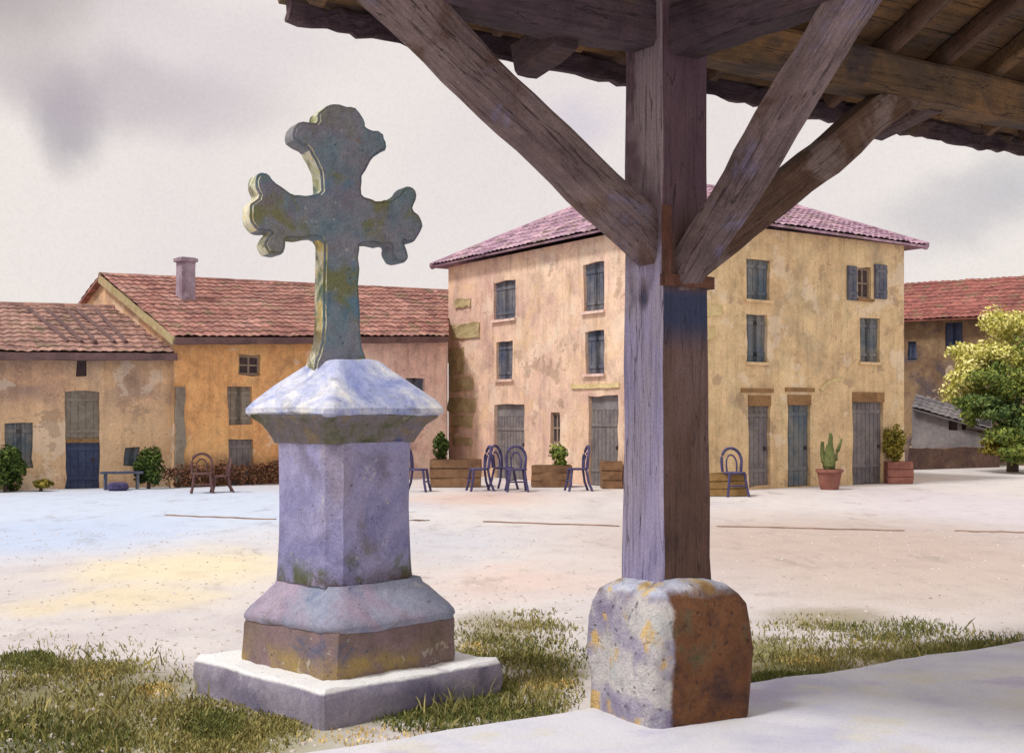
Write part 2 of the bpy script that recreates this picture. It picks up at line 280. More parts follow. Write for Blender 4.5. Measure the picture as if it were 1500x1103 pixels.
c = t.mix(1.0, c, t.ramp(md, [(.34, (.72, .72, .74, 1)), (.5, (1, 1, 1, 1)), (.66, (1.12, 1.11, 1.08, 1))]), 'MULTIPLY')
hh_ = t.math('SUBTRACT', t.math('ADD', t.noise(pos, 16, 6, .75), t.math('ADD', g, md)), t.math('MULTIPLY', pk, 1.5))
mat_end(t, c, .9, hh_, .65, .035); M['footing'] = m
M['peg_iron'] = wash('rust_iron_strap', [(.3, C(74, 48, 38)), (.6, C(108, 66, 48)), (.8, C(90, 62, 54))], 4, (), .2, 80)
M['navy'] = wash('navy_painted_metal', [(.3, C(52, 46, 84)), (.7, C(88, 80, 122))], 3)
M['brown_metal'] = wash('brown_painted_metal', [(.3, C(84, 54, 54)), (.7, C(112, 80, 76))], 3)
M['planter'] = wash('brown_planter_boards', [(.3, C(100, 70, 48)), (.6, C(136, 100, 66)), (.8, C(112, 84, 72))], 2.2)
M['planter_ochre'] = wash('ochre_planter_boards', [(.3, C(124, 92, 42)), (.7, C(160, 122, 62))], 2.2)
M['terracotta'] = wash('terracotta', [(.3, C(120, 70, 60)), (.7, C(156, 98, 82))], 3)
M['soil'] = wash('soil', [(.3, C(52, 38, 30)), (.7, C(80, 60, 46))], 6)
def leafmat(name, a, b, c_, k=1.0):
    m, t, pos = mat_start(name)
    rn = t.new('ShaderNodeNewGeometry').outputs['Random Per Island']
    col = t.ramp(t.math('ADD', t.math('MULTIPLY', rn, .5), t.math('MULTIPLY', t.noise(pos, 1.1, 4, .6), .55)), [(.25, a), (.5, b), (.75, c_)])
    bs = mat_end(t, col, .7); bs.inputs['Specular IOR Level'].default_value = .1
    M[name] = m
leafmat('leaf_dark', C(40, 54, 30), C(62, 80, 38), C(88, 104, 46))
leafmat('leaf_mid', C(76, 96, 50), C(110, 126, 62), C(150, 158, 78))
leafmat('leaf_olive', C(92, 86, 34), C(124, 116, 48), C(150, 136, 62))
leafmat('leaf_yellow', C(150, 154, 70), C(212, 206, 112), C(244, 236, 170))
leafmat('leaf_deep', C(56, 76, 48), C(84, 106, 60), C(118, 134, 76))
leafmat('grass_blade', C(110, 108, 66), C(138, 132, 82), C(170, 158, 100))
leafmat('grass_dark', C(74, 84, 48), C(100, 106, 56), C(128, 128, 68))
leafmat('straw', C(186, 158, 92), C(214, 186, 112), C(232, 210, 146))
M['bark'] = wash('bark', [(.3, C(66, 54, 46)), (.7, C(100, 84, 72))], 4)

# ------------------------------------------------------------------ object helpers
def link(name, bm, mats, parent=None, loc=None, smooth=False):
    me = bpy.data.meshes.new(name)
    base = Vector(loc) if loc is not None else (parent_world(parent) if parent else Vector((0, 0, 0)))
    bmesh.ops.translate(bm, verts=bm.verts, vec=-base)
    bmesh.ops.recalc_face_normals(bm, faces=bm.faces)
    bm.to_mesh(me); bm.free()
    for mm in (mats if isinstance(mats, (list, tuple)) else [mats]): me.materials.append(mm)
    if smooth:
        for p in me.polygons: p.use_smooth = True
        try: me.set_sharp_from_angle(angle=R(smooth if smooth is not True else 40))
        except Exception: pass
    o = bpy.data.objects.new(name, me); COL.objects.link(o)
    if parent: o.parent = parent
    else: o.location = base
    return o
def parent_world(p):
    v = Vector((0, 0, 0))
    while p is not None: v = v+p.location; p = p.parent
    return v
def tag(o, label, cat, group=None):
    o['label'] = label; o['category'] = cat
    if group: o['group'] = group
    return o
def thing(name, label, cat, loc, group=None):
    o = bpy.data.objects.new(name, None); o.empty_display_size = .2; COL.objects.link(o); o.location = loc
    return tag(o, label, cat, group)
def struct(name, bm, m, loc=(0, 0, 0)):
    o = link(name, bm, m, loc=loc); o['kind'] = 'structure'; return o
def copy_tree(o, parent=None):
    c = o.copy(); COL.objects.link(c)
    if parent: c.parent = parent
    for ch in [x for x in list(COL.objects) if x.parent == o]: copy_tree(ch, c)
    return c

def nz3(v, sc, seed=0.0):
    q = Vector(v)*sc+Vector((seed, seed*1.7, seed*.3))
    return Vector((mn.noise(q), mn.noise(q+Vector((31, 5, 9))), mn.noise(q+Vector((7, 61, 23)))))
def wobble(bm, amp, sc=1.5, amp2=0, sc2=8, seed=0.0):
    for v in bm.verts:
        co = v.co.copy()
        v.co += nz3(co, sc, seed)*amp
        if amp2: v.co += nz3(co, sc2, seed+3)*amp2
def box_axes(bm, c, ax, hs, seg=(1, 1, 1)):
    """box with centre, three unit axes, half sizes; subdivided"""
    c = Vector(c); ax = [Vector(a) for a in ax]
    vd = {}
    def V(i, j, k):
        key = (i, j, k)
        if key not in vd:
            vd[key] = bm.verts.new(c+ax[0]*hs[0]*(2*i/seg[0]-1)+ax[1]*hs[1]*(2*j/seg[1]-1)+ax[2]*hs[2]*(2*k/seg[2]-1))
        return vd[key]
    a, b, d = seg
    for i in range(a):
        for j in range(b):
            bm.faces.new((V(i, j, 0), V(i, j+1, 0), V(i+1, j+1, 0), V(i+1, j, 0)))
            bm.faces.new((V(i, j, d), V(i+1, j, d), V(i+1, j+1, d), V(i, j+1, d)))
    for i in range(a):
        for k in range(d):
            bm.faces.new((V(i, 0, k), V(i+1, 0, k), V(i+1, 0, k+1), V(i, 0, k+1)))
            bm.faces.new((V(i, b, k), V(i, b, k+1), V(i+1, b, k+1), V(i+1, b, k)))
    for j in range(b):
        for k in range(d):
            bm.faces.new((V(0, j, k), V(0, j, k+1), V(0, j+1, k+1), V(0, j+1, k)))
            bm.faces.new((V(a, j, k), V(a, j+1, k), V(a, j+1, k+1), V(a, j, k+1)))
    return bm
Z = Vector((0, 0, 1))
def bx(c, ax, hs, seg=(1, 1, 1), amp=0, sc=1.5, amp2=0, bev=0):
    bm = bmesh.new(); box_axes(bm, c, ax, hs, seg)
    if bev and seg == (1, 1, 1): bmesh.ops.bevel(bm, geom=bm.edges[:], offset=bev, segments=1, affect='EDGES')
    if amp or amp2: wobble(bm, amp, sc, amp2)
    return bm
def beam(p, q, wid, dep, side, n=14, amp=.02, amp2=.006, taper=1.0, swell=0.0, cham=.12):
    """hewn timber from p to q; wid across `side`, dep the other way; chamfered irregular section"""
    p = Vector(p); q = Vector(q); d = (q-p); L = d.length; d.normalize()
    s = Vector(side); s = (s-d*s.dot(d)).normalized(); u = d.cross(s)
    bm = bmesh.new(); rings = []
    prof = []
    k = 1-cham*2
    for (a, b) in ((-1, -k), (-1, 0), (-1, k), (-k, 1), (0, 1), (k, 1), (1, k), (1, 0), (1, -k), (k, -1), (0, -1), (-k, -1)): prof.append((a, b))
    for i in range(n+1):
        f = i/n; w2 = wid/2*(1+(taper-1)*f)*(1+swell*math.sin(math.pi*f)); d2 = dep/2*(1+(taper-1)*f)
        rings.append([bm.verts.new(p+d*L*f+s*a*w2+u*b*d2) for a, b in prof])
    m_ = len(prof)
    for i in range(n):
        for j in range(m_):
            bm.faces.new((rings[i][j], rings[i][(j+1) % m_], rings[i+1][(j+1) % m_], rings[i+1][j]))
    bm.faces.new(rings[0][::-1]); bm.faces.new(rings[-1])
    wobble(bm, amp, 1.7, amp2, 9)
    return bm
def loft(center, rot, rings, n=8, amp=.012, amp2=.005, corner=.06, cap=True, seed=0.0):
    """square section rings (half size, z[, corner]) around a vertical axis"""
    bm = bmesh.new(); cx, cy = center[0], center[1]; rr = []
    ca, sa = math.cos(rot), math.sin(rot)
    for rg in rings:
        h, z = rg[0], rg[1]; ck = rg[2] if len(rg) > 2 else corner
        e = h*(1-ck); pts = []
        for sgn in range(4):
            for i in range(n+1):
                tt = -e+2*e*i/n
                x, y = [(tt, -h), (h, tt), (-tt, h), (-h, -tt)][sgn]
                pts.append((x, y))
        rr.append([bm.verts.new((cx+x*ca-y*sa, cy+x*sa+y*ca, z)) for x, y in pts])
    m_ = len(rr[0])
    for i in range(len(rr)-1):
        for j in range(m_):
            bm.faces.new((rr[i][j], rr[i][(j+1) % m_], rr[i+1][(j+1) % m_], rr[i+1][j]))
    if cap:
        bm.faces.new(rr[0][::-1]); bm.faces.new(rr[-1])
    wobble(bm, amp, 2.2, amp2, 10, seed)
    return bm
def tube(bm, pts, r, seg=7):
    rings = []
    for i, p in enumerate(pts):
        p = Vector(p); d = (Vector(pts[min(i+1, len(pts)-1)])-Vector(pts[max(i-1, 0)])).normalized()
        a = d.cross(Z if abs(d.z) < .9 else Vector((1, 0, 0))).normalized(); b = d.cross(a)
        rad = r[i] if isinstance(r, (list, tuple)) else r
        rings.append([bm.verts.new(p+(a*math.cos(2*math.pi*j/seg)+b*math.sin(2*math.pi*j/seg))*rad) for j in range(seg)])
    for i in range(len(rings)-1):
        for j in range(seg):
            bm.faces.new((rings[i][j], rings[i][(j+1) % seg], rings[i+1][(j+1) % seg], rings[i+1][j]))
    bm.faces.new(rings[0][::-1]); bm.faces.new(rings[-1])
def lathe(c, prof, seg=20):
    bm = bmesh.new(); rr = []
    for r_, z in prof:
        rr.append([bm.verts.new((c[0]+r_*math.cos(2*math.pi*j/seg), c[1]+r_*math.sin(2*math.pi*j/seg), z)) for j in range(seg)])
    for i in range(len(rr)-1):
        for j in range(seg): bm.faces.new((rr[i][j], rr[i][(j+1) % seg], rr[i+1][(j+1) % seg], rr[i+1][j]))
    bm.faces.new(rr[0][::-1]); bm.faces.new(rr[-1]); return bm

# ------------------------------------------------------------------ ground
def grid_sheet(x0, x1, y0, y1, z, nx, ny):
    bm = bmesh.new(); vs = [[bm.verts.new((x0+(x1-x0)*i/nx, y0+(y1-y0)*j/ny, z)) for i in range(nx+1)] for j in range(ny+1)]
    for j in range(ny):
        for i in range(nx): bm.faces.new((vs[j][i], vs[j][i+1], vs[j+1][i+1], vs[j+1][i]))
    return bm
m, t, pos = mat_start('pale_gravel_square')
dp = t.vm('ADD', pos, t.vm('MULTIPLY', t.vm('SUBTRACT', t.noise(t.vm('MULTIPLY', pos, (1, .6, 1)), .9, 5, .6, .4, True), (.5, .5, .5)), (1.6, 3.4, 0)))
c = t.ramp(t.noise(t.vm('MULTIPLY', pos, (1, .5, 1)), .35, 6, .6, .5), [(.3, C(200, 192, 192)), (.5, C(218, 211, 208)), (.7, C(226, 218, 211))])
dq = t.vm('ADD', pos, t.vm('MULTIPLY', t.vm('SUBTRACT', t.noise(pos, 1.6, 5, .65, .3, True), (.5, .5, .5)), (.8, 1.0, 0)))
def patch(px, py, rx, ry, col, amt, soft=.2):
    """a patch of differently coloured earth, gravel or painted sunlight at a spot of the square"""
    global c
    q = G(px, py); d = t.vm('MULTIPLY', t.vm('SUBTRACT', dq if py > 885 else dp, (q.x, q.y, 0)), (1/rx, 1/ry, 0))
    k = t.math('MULTIPLY', t.step(t.vm('LENGTH', d, out=1), 1.0, soft), amt)
    c = t.mix(k, c, col)
patch(150, 745, 8, 12, C(206, 218, 236), .95, .4)
patch(40, 785, 3.0, 5, C(196, 210, 234), .85, .3)
patch(280, 830, 2.0, 3.0, C(238, 224, 188), .85)  # sunlit yellow pool painted into the gravel colour
patch(180, 880, 1.5, 1.6, C(236, 220, 180), .7)  # second sunlit patch, painted as cream gravel
patch(700, 730, 2.6, 4, C(218, 184, 166), .6)
patch(640, 790, 2.2, 4.0, C(200, 202, 212), .6)
patch(760, 850, 1.6, 2.4, C(226, 202, 190), .75)
patch(1250, 800, 5.5, 9, C(196, 176, 164), .9)
patch(1200, 700, 5.5, 4, C(214, 188, 160), .7)
patch(1420, 740, 3.5, 8, C(214, 204, 212), .7)
patch(1350, 850, 2.5, 3.5, C(206, 190, 178), .7)
# turf soil patches
OL = C(122, 116, 70); GD = C(88, 90, 50)
patch(90, 1030, 1.8, 1.7, OL, .9); patch(300, 1080, 1.2, 1.0, C(140, 138, 78), .85); patch(30, 1090, .8, .8, GD, .7)
patch(720, 925, .55, 1.7, C(150, 142, 110), .85); patch(800, 980, .5, 1.3, C(132, 122, 66), .9); patch(600, 1040, 1.2, .5, C(132, 130, 76), .9)
patch(1130, 960, .6, 1.3, C(136, 132, 84), .9); patch(1220, 905, .9, 1.0, C(156, 146, 116), .8); patch(1430, 955, 1.1, .8, C(112, 122, 66), .9)
patch(1300, 960, .9, .7, C(170, 156, 104), .7)
patch(1480, 960, 1.3, .7, C(120, 126, 72), .85)
patch(1170, 985, .8, .5, C(112, 112, 62), .85)
mo = t.noise(t.vm('MULTIPLY', pos, (1, .55, 1)), 2.6, 6, .72, .3)
c = t.mix(1.0, c, t.ramp(mo, [(.3, (.87, .86, .86, 1)), (.48, (1, 1, 1, 1)), (.7, (1.05, 1.05, 1.04, 1))]), 'MULTIPLY')
dirt = t.step(t.noise(t.vm('ADD', t.vm('MULTIPLY', pos, (1, .4, 1)), (7, 3, 0)), 1.1, 7, .75, .4), .56, .68)
c = t.mix(t.math('MULTIPLY', dirt, .42), c, C(150, 136, 128))
g = t.noise(pos, 26, 5, .75)
c = t.mix(1.0, c, t.ramp(g, [(.3, (.80, .80, .80, 1)), (.5, (.97, .97, .97, 1)), (.7, (1.05, 1.05, 1.05, 1))]), 'MULTIPLY')
c = t.mix(1.0, c, (.86, .865, .89, 1), 'MULTIPLY')
mat_end(t, c, .95, t.math('ADD', g, t.noise(pos, 3, 4, .6)), .3, .03)
M['ground'] = m
bm = grid_sheet(-160, 160, -40, 260, 0, 24, 24)
struct('ground', bm, M['ground'])

OH = Vector((.93, 7.85, 0))
def H(a, b, z): return OH+UX*a+VX*b+Z*z
# hall floor: pale flags, edge towards the square irregular
m, t, pos = mat_start('pale_hall_floor')
c = t.ramp(t.noise(pos, .9, 6, .6, .5), [(.3, C(184, 184, 204)), (.5, C(206, 206, 216)), (.7, C(218, 216, 218))])
c = t.mix(t.math('MULTIPLY', t.step(t.noise(t.vm('ADD', pos, (4, 2, 0)), 1.6, 5, .6), .5, .66), .6), c, C(206, 202, 186))
c = t.mix(t.math('MULTIPLY', t.step(t.noise(t.vm('ADD', pos, (9, 1, 0)), 1.1, 4, .6), .56, .7), .6), c, C(176, 166, 200))
g = t.noise(pos, 60, 4, .7)
c = t.mix(1.0, c, t.ramp(g, [(.3, (.86, .86, .86, 1)), (.6, (1.02, 1.02, 1.02, 1))]), 'MULTIPLY')
mat_end(t, c, .9, t.math('ADD', g, t.noise(pos, 5, 4, .6)), .25, .015)
bm = bmesh.new(); top = []; out = []
N = 120
for i in range(N+1):
    a = -8+20*i/N; e = -.30+.05*mn.noise(Vector((a*1.3, 2, 5)))+.035*mn.noise(Vector((a*5, 7, 1)))
    top.append((bm.verts.new(H(a, e, .022)), bm.verts.new(H(a, e-.02, -.01)), bm.verts.new(H(a, 9, .022))))
for i in range(N):
    a_, b_ = top[i], top[i+1]
    bm.faces.new((a_[0], b_[0], b_[2], a_[2])); bm.faces.new((a_[1], b_[1], b_[0], a_[0]))
struct('pavement', bm, m)
# thin brown edging lines across the square
def strip(p0, p1, wd, name):
    bm = bmesh.new(); n = 30; d = (p1-p0); L = d.length; d.normalize(); s = Vector((-d.y, d.x, 0)); vs = []
    for i in range(n+1):
        q = p0+d*L*i/n+s*.12*mn.noise(Vector((i*.23, p0.x, 1))); ww = wd*(.7+.6*abs(mn.noise(Vector((i*.5, p0.x, 9)))))
        if i in (0, n): ww *= .4
        vs.append([bm.verts.new(q+s*ww*k+Z*zz) for k, zz in ((-1, -.01), (-.8, .012), (.8, .012), (1, -.01))])
    for i in range(n):
        for j in range(3): bm.faces.new((vs[i][j], vs[i+1][j], vs[i+1][j+1], vs[i][j+1]))
    struct(name, bm, M['lintel_dark'])
M['lintel_dark'] = wash('brown_edging_stone', [(.3, C(110, 84, 72)), (.7, C(150, 122, 104))], 2)
for (x0, y0, x1, y1, wd) in ((240, 755, 402, 761, .10), (604, 762, 622, 763, .12), (708, 764, 907, 771, .11), (1050, 771, 1325, 778, .11), (1398, 778, 1540, 781, .10)):
    strip(G(x0, y0), G(x1, y1), wd, 'path_edging')

# ------------------------------------------------------------------ roofs and facades
def tiles(poly, up_from, thick=.06, period=.24, amp=.035, row=.38, sag=.04):
    """clay tiles over a planar polygon. poly: corners; up_from: (eave p0, eave p1) gives the eave direction"""
    e0, e1 = Vector(up_from[0]), Vector(up_from[1]); ex = (e1-e0).normalized()
    nrm = None
    for p in poly:
        q = Vector(p)-e0; q -= ex*q.dot(ex)
        if q.length > .5: up = q.normalized(); break
    nrm = ex.cross(up)
    if nrm.z < 0: nrm = -nrm
    us = [(Vector(p)-e0).dot(ex) for p in poly]; ws = [(Vector(p)-e0).dot(up) for p in poly]
    u0, u1, w0, w1 = min(us), max(us), min(ws), max(ws)
    bm = bmesh.new(); nx = max(2, int((u1-u0)/(period/4))); nrows = max(1, int((w1-w0)/row))
    def hh(u): return amp*abs(math.sin(math.pi*u/period))**.7
    rows = []
    for r_ in range(nrows+1):
        wv = w0+(w1-w0)*r_/nrows
        for part in (0, 1):
            if r_ == 0 and part == 0: continue
            if r_ == nrows and part == 1: continue
            lift = .03 if part == 1 else 0.0    # each course steps up at its lower edge
            line = []
            for i in range(nx+1):
                u = u0+(u1-u0)*i/nx
                q = e0+ex*u+up*(wv+(.002 if part else 0))
                jit = mn.noise(Vector((u*1.3, wv*.9, 3)))*sag+mn.noise(Vector((round(u/period)*3.7, r_*5.3, 8)))*.03
                line.append(bm.verts.new(q+nrm*(hh(u)+lift+jit+thick)))
            rows.append(line)
    for a_, b_ in zip(rows[:-1], rows[1:]):
        for i in range(nx): bm.faces.new((a_[i], a_[i+1], b_[i+1], b_[i]))
    # clip to the polygon
    cen = sum((Vector(p) for p in poly), Vector())/len(poly)
    for i in range(len(poly)):
        a_, b_ = Vector(poly[i]), Vector(poly[(i+1) % len(poly)])
        pn = (b_-a_).cross(nrm)
        if pn.length < 1e-6: continue
        pn.normalize()
        if pn.dot(cen-a_) > 0: pn = -pn
        bmesh.ops.bisect_plane(bm, geom=bm.verts[:]+bm.edges[:]+bm.faces[:], plane_co=a_+pn*.004, plane_no=pn, clear_outer=True)
    # underside
    vs = [bm.verts.new(Vector(p)) for p in poly]; bm.faces.new(vs)
    tv = [bm.verts.new(Vector(p)+nrm*(thick)) for p in poly]
    for i in range(len(poly)):
        j = (i+1) % len(poly); bm.faces.new((vs[i], vs[j], tv[j], tv[i]))
    return bm

class Facade:
    """a wall from p0 to p1 (left to right as seen from the square) with real openings"""
    def __init__(s, p0, p1, ztop0, ztop1):
        s.p0 = Vector(p0); s.p1 = Vector(p1); s.d = (s.p1-s.p0); s.L = s.d.length; s.d.normalize()
        s.n = Vector((s.d.y, -s.d.x, 0)); s.z0, s.z1 = ztop0, ztop1; s.op = []
    def s_at(s, px):
        k = (px-750)/F; # (p0+d t).x = k (p0+d t).y
        return (k*s.p0.y-s.p0.x)/(s.d.x-k*s.d.y)
    def rect(s, x0, y0, x1, y1):
        a, b = s.s_at(x0), s.s_at(x1); Y = (s.p0+s.d*(a+b)/2).y
        return [a, max(.0, CH-(y1-HY)/F*Y), b, CH-(y0-HY)/F*Y]
    def pt(s, a, z, off=0.0): return s.p0+s.d*a+Z*z+s.n*off
    def add(s, *r): rr = s.rect(*r); s.op.append(rr); return rr
    def build(s, parent, mat, depth=.16, cell=.45, name='wall'):
        bm = bmesh.new()
        xs = {0, s.L}; zs = {0.0}
        for o in s.op: xs |= {o[0], o[2]}; zs |= {o[1], o[3]}
        zt = max(s.z0, s.z1)
        def fill(vals, hi):
            v = sorted(vals); out = []
            for a, b in zip(v[:-1], v[1:]):
                n = max(1, int(math.ceil((b-a)/cell))); out += [a+(b-a)*i/n for i in range(n)]
            return out+[v[-1]]
        X = fill(xs, s.L); zmin = min(s.z0, s.z1)
        Zs = [z for z in fill(zs | {zmin-.02}, zmin)]
        def inside(a, z): return any(o[0] < a < o[2] and o[1] < z < o[3] for o in s.op)
        vd = {}
        def V(i, j, off=0.0):
            key = (i, j, off)
            if key not in vd:
                a = X[i]; z = Zs[j] if j < len(Zs) else s.z0+(s.z1-s.z0)*a/s.L
                jit = Vector((0, 0, 0))
                if 0 < i < len(X)-1 and 0 < j < len(Zs):
                    q = nz3(s.pt(a, z), 2.3)
                    jit = s.d*q.x*.05+Z*q.z*.05
                vd[key] = bm.verts.new(s.pt(a, z, off)+jit)
            return vd[key]
        nz_ = len(Zs)
        for i in range(len(X)-1):
            for j in range(nz_):
                zc = (Zs[j]+(Zs[j+1] if j+1 < nz_ else zt))/2; xc = (X[i]+X[i+1])/2
                if inside(xc, zc):
                    # reveals
                    for (ii, jj, e) in ((i-1, j, ((i, j), (i, j+1))), (i+1, j, ((i+1, j), (i+1, j+1))), (i, j-1, ((i, j), (i+1, j))), (i, j+1, ((i, j+1), (i+1, j+1)))):
                        if jj < 0: continue
                        xc2 = (X[ii]+X[ii+1])/2 if 0 <= ii < len(X)-1 else -9
                        zc2 = (Zs[jj]+(Zs[jj+1] if jj+1 < nz_ else zt))/2 if jj < nz_ else 99
                        if not inside(xc2, zc2):
                            a_, b_ = e
                            bm.faces.new((V(*a_), V(*b_), V(*b_, -depth-.08), V(*a_, -depth-.08)))
                    continue
                bm.faces.new((V(i, j), V(i+1, j), V(i+1, j+1), V(i, j+1)))
        return link(name, bm, mat, parent)
    def leaf(s, parent, r, mat, name='shutter', off=-.13, th=.02, slats=True, inset=-.05):
        """boarded or louvred leaf filling rect r"""
        a0, z0, a1, z1 = r[0]+inset, r[1]+(inset if r[1] > .05 else .01), r[2]-inset, r[3]-inset
        bm = bmesh.new(); box_axes(bm, s.pt((a0+a1)/2, (z0+z1)/2, off), (s.d, s.n, Z), ((a1-a0)/2, th, (z1-z0)/2))
        if slats:
            n = max(2, int((a1-a0)/.16))
            for i in range(n):
                xa = a0+(a1-a0)*(i+.5)/n
                box_axes(bm, s.pt(xa, (z0+z1)/2, off+th+.006), (s.d, s.n, Z), ((a1-a0)/n*.44, .008, (z1-z0)/2*.985))
            for f in (.2, .8):
                box_axes(bm, s.pt((a0+a1)/2, z0+(z1-z0)*f, off+th+.024), (s.d, s.n, Z), ((a1-a0)/2*.93, .010, .045))
        return link(name, bm, mat, parent)

def shuttered(fc, house, r, mat):
    mid = (r[0]+r[2])/2
    fc.leaf(house, [r[0]-.0, r[1], mid+.045, r[3]], mat); fc.leaf(house, [mid-.045+.012, r[1], r[2], r[3]], mat)
def sill(fc, house, r, mat, name='sill'):
    return link(name, bx(fc.pt((r[0]+r[2])/2, r[1]-.03, .03), (fc.d, fc.n, Z), ((r[2]-r[0])/2+.06, .05, .035)), mat, house)
def door(fc, house, r, mat, transom=0.0):
    zt = r[3]-transom
    d = fc.leaf(house, [r[0], 0, r[2], zt], mat, 'door')
    link('handle', bx(fc.pt(r[2]-.12, 1.0, -.06), (fc.d, fc.n, Z), (.02, .03, .05)), M['dark'], d)
    if transom: fc.leaf(house, [r[0], zt+.04, r[2], r[3]], M['grey_render'], 'transom', slats=False)
def casement(fc, house, r, frame=M['frame'], pane=M['dark']):
    w_ = fc.leaf(house, r, pane, 'window', slats=False)
    bm = bmesh.new(); a0, z0, a1, z1 = r; t_ = .035
    for (x, z, hx, hz) in (((a0+a1)/2, z0+t_, (a1-a0)/2, t_), ((a0+a1)/2, z1-t_, (a1-a0)/2, t_), ((a0+a1)/2, (z0+z1)/2, (a1-a0)/2-.02, .022)):
        box_axes(bm, fc.pt(x, z, -.095), (fc.d, fc.n, Z), (hx, .014, hz))
    for x in (a0+t_, (a0+a1)/2, a1-t_):
        box_axes(bm, fc.pt(x, (z0+z1)/2, -.092), (fc.d, fc.n, Z), (t_*.8, .014, (z1-z0)/2-.01))
    link('frame', bm, frame, w_)
def plainwalls(pts, ztops, parent, mat, name='wall', skip_first=True, gables=None):
    """the walls nobody fronts: closed polygons around the footprint"""
    bm = bmesh.new(); n = len(pts)
    for i in range(n-1):
        a, b = Vector(pts[i]), Vector(pts[i+1]); za, zb = ztops[i], ztops[i+1]
        loop = [bm.verts.new((a.x, a.y, 0)), bm.verts.new((b.x, b.y, 0)), bm.verts.new((b.x, b.y, zb))]
        if gables and i in gables: loop.append(bm.verts.new(gables[i]))
        loop.append(bm.verts.new((a.x, a.y, za))); bm.faces.new(loop)
    return link(name, bm, mat, parent)

# ---- tall house in the middle
cF = Vector((4.03, 30.6, 0)); cL = Vector((-1.99, 40.6, 0)); cR = Vector((10.7, 35.4, 0)); cB = cL+cR-cF
ZT = 6.46
TH = thing('tall_house', 'three storey peach and ochre corner house with a mauve hipped roof behind the hall post', 'house', cF)
fl = Facade(cL, cF, ZT, ZT); fr = Facade(cF, cR, ZT, ZT)
S1 = [fl.add(723, 412, 755, 468), fl.add(727, 500, 751, 556), fl.add(855, 385, 885, 456), fl.add(858, 485, 885, 548)]
D1 = [fl.add(724, 592, 768, 705), fl.add(862, 580, 905, 716)]
NW = fl.add(806, 604, 820, 650)
S2 = [fr.add(1093, 380, 1128, 440), fr.add(1094, 461, 1124, 531), fr.add(1260, 466, 1289, 531)]
OW = fr.add(1256, 392, 1276, 438)
D2 = [fr.add(1096, 584, 1128, 712), fr.add(1154, 583, 1187, 712), fr.add(1249, 579, 1294, 712)]
fl.build(TH, M['wall_main_l']); fr.build(TH, M['wall_main_r'])
plainwalls([cR, cB, cL], [ZT]*3, TH, M['wall_main_r'])
for r in S1: shuttered(fl, TH, r, M['shutter']); sill(fl, TH, r, M['wall_pink'])
for r in S2: shuttered(fr, TH, r, M['shutter_teal']); sill(fr, TH, r, M['wall_main_r'])
for r in D1: door(fl, TH, r, M['door_grey'], .4)
for r in D2: door(fr, TH, r, M['door_grey'] if r is not D2[1] else M['shutter_teal'])
for r in D2: link('lintel', bx(fr.pt((r[0]+r[2])/2, r[3]-.05, -.06), (fr.d, fr.n, Z), ((r[2]-r[0])/2+.01, .09, .13)), M['lintel'], TH)
casement(fl, TH, NW); casement(fr, TH, OW); sill(fr, TH, OW, M['lintel'])
for sx in (fr.rect(1240, 390, 1253, 440), fr.rect(1280, 388, 1297, 438)):
    fr.leaf(TH, sx, M['shutter'], 'shutter', off=.035, inset=0)
for (x0, x1, y) in ((1085, 1132, 572), (1150, 1192, 571)):
    r = fr.rect(x0, y-3, x1, y+3); link('string_course', bx(fr.pt((r[0]+r[2])/2, (r[1]+r[3])/2, .01), (fr.d, fr.n, Z), ((r[2]-r[0])/2, .03, .05)), M['lintel'], TH)
r = fl.rect(838, 562, 908, 569); link('string_course', bx(fl.pt((r[0]+r[2])/2, (r[1]+r[3])/2, .01), (fl.d, fl.n, Z), ((r[2]-r[0])/2, .03, .06), (8, 1, 1), .02, 3), M['quoin_pale'], TH)
# relieving arch scar over the middle doors
bm = bmesh.new(); r = fr.rect(1172, 540, 1228, 580); n = 12; vs = []
for i in range(n+1):
    an = math.pi*(.85-.38*i/n); cx_, cz_ = r[2]+.1, r[1]-.1; ro = .95
    vs.append([bm.verts.new(fr.pt(cx_+math.cos(an)*k, cz_+math.sin(an)*k*.62, o_)) for k, o_ in ((ro, .0), (ro, .035), (ro-.13, .035), (ro-.13, 0))])
for i in range(n):
    for j in range(3): bm.faces.new((vs[i][j], vs[i+1][j], vs[i+1][j+1], vs[i][j+1]))
link('arch_scar', bm, M['quoin_pale'], TH)
def quoin(fc, x0, y0, x1, y1, mat, house):
    r = fc.rect(x0, y0, x1, y1)
    bm = bx(fc.pt((r[0]+r[2])/2, (r[1]+r[3])/2, .015), (fc.d, fc.n, Z), ((r[2]-r[0])/2, .03, (r[3]-r[1])/2), (5, 1, 4), .06, 3.6, .02)
    link('quoin', bm, mat, house)
for q in ((668, 438, 690, 450), (662, 474, 703, 496), (659, 510, 680, 548), (662, 553, 694, 573), (658, 583, 697, 604), (664, 609, 693, 624), (664, 641, 692, 652)):
    quoin(fl, *q, M['quoin'], TH)
for q in ((1026, 446, 1058, 462), (1026, 480, 1046, 497), (1026, 512, 1040, 530)): quoin(fr, *q, M['quoin_pale'], TH)
cen = (cF+cB)/2
def ov(p, k=.62):
    d = (p-cen); d.z = 0; return p+d.normalized()*k
eF, eL, eR, eB = [ov(p)+Z*(ZT+.02) for p in (cF, cL, cR, cB)]
eL = Vector((-2.55, 40.9, ZT+.02)); eR = Vector((11.45, 35.75, ZT-.02))
rA = Vector((3.85, 37.6, 8.60)); rB = Vector((7.0, 39.9, 8.66))
for poly, e in (((eL, eF, rA), (eL, eF)), ((eF, eR, rB, rA), (eF, eR)), ((eR, eB, rB), (eR, eB)), ((eB, eL, rA, rB), (eB, eL))):
    link('roof', tiles(poly, e), M['tile_main'], TH)
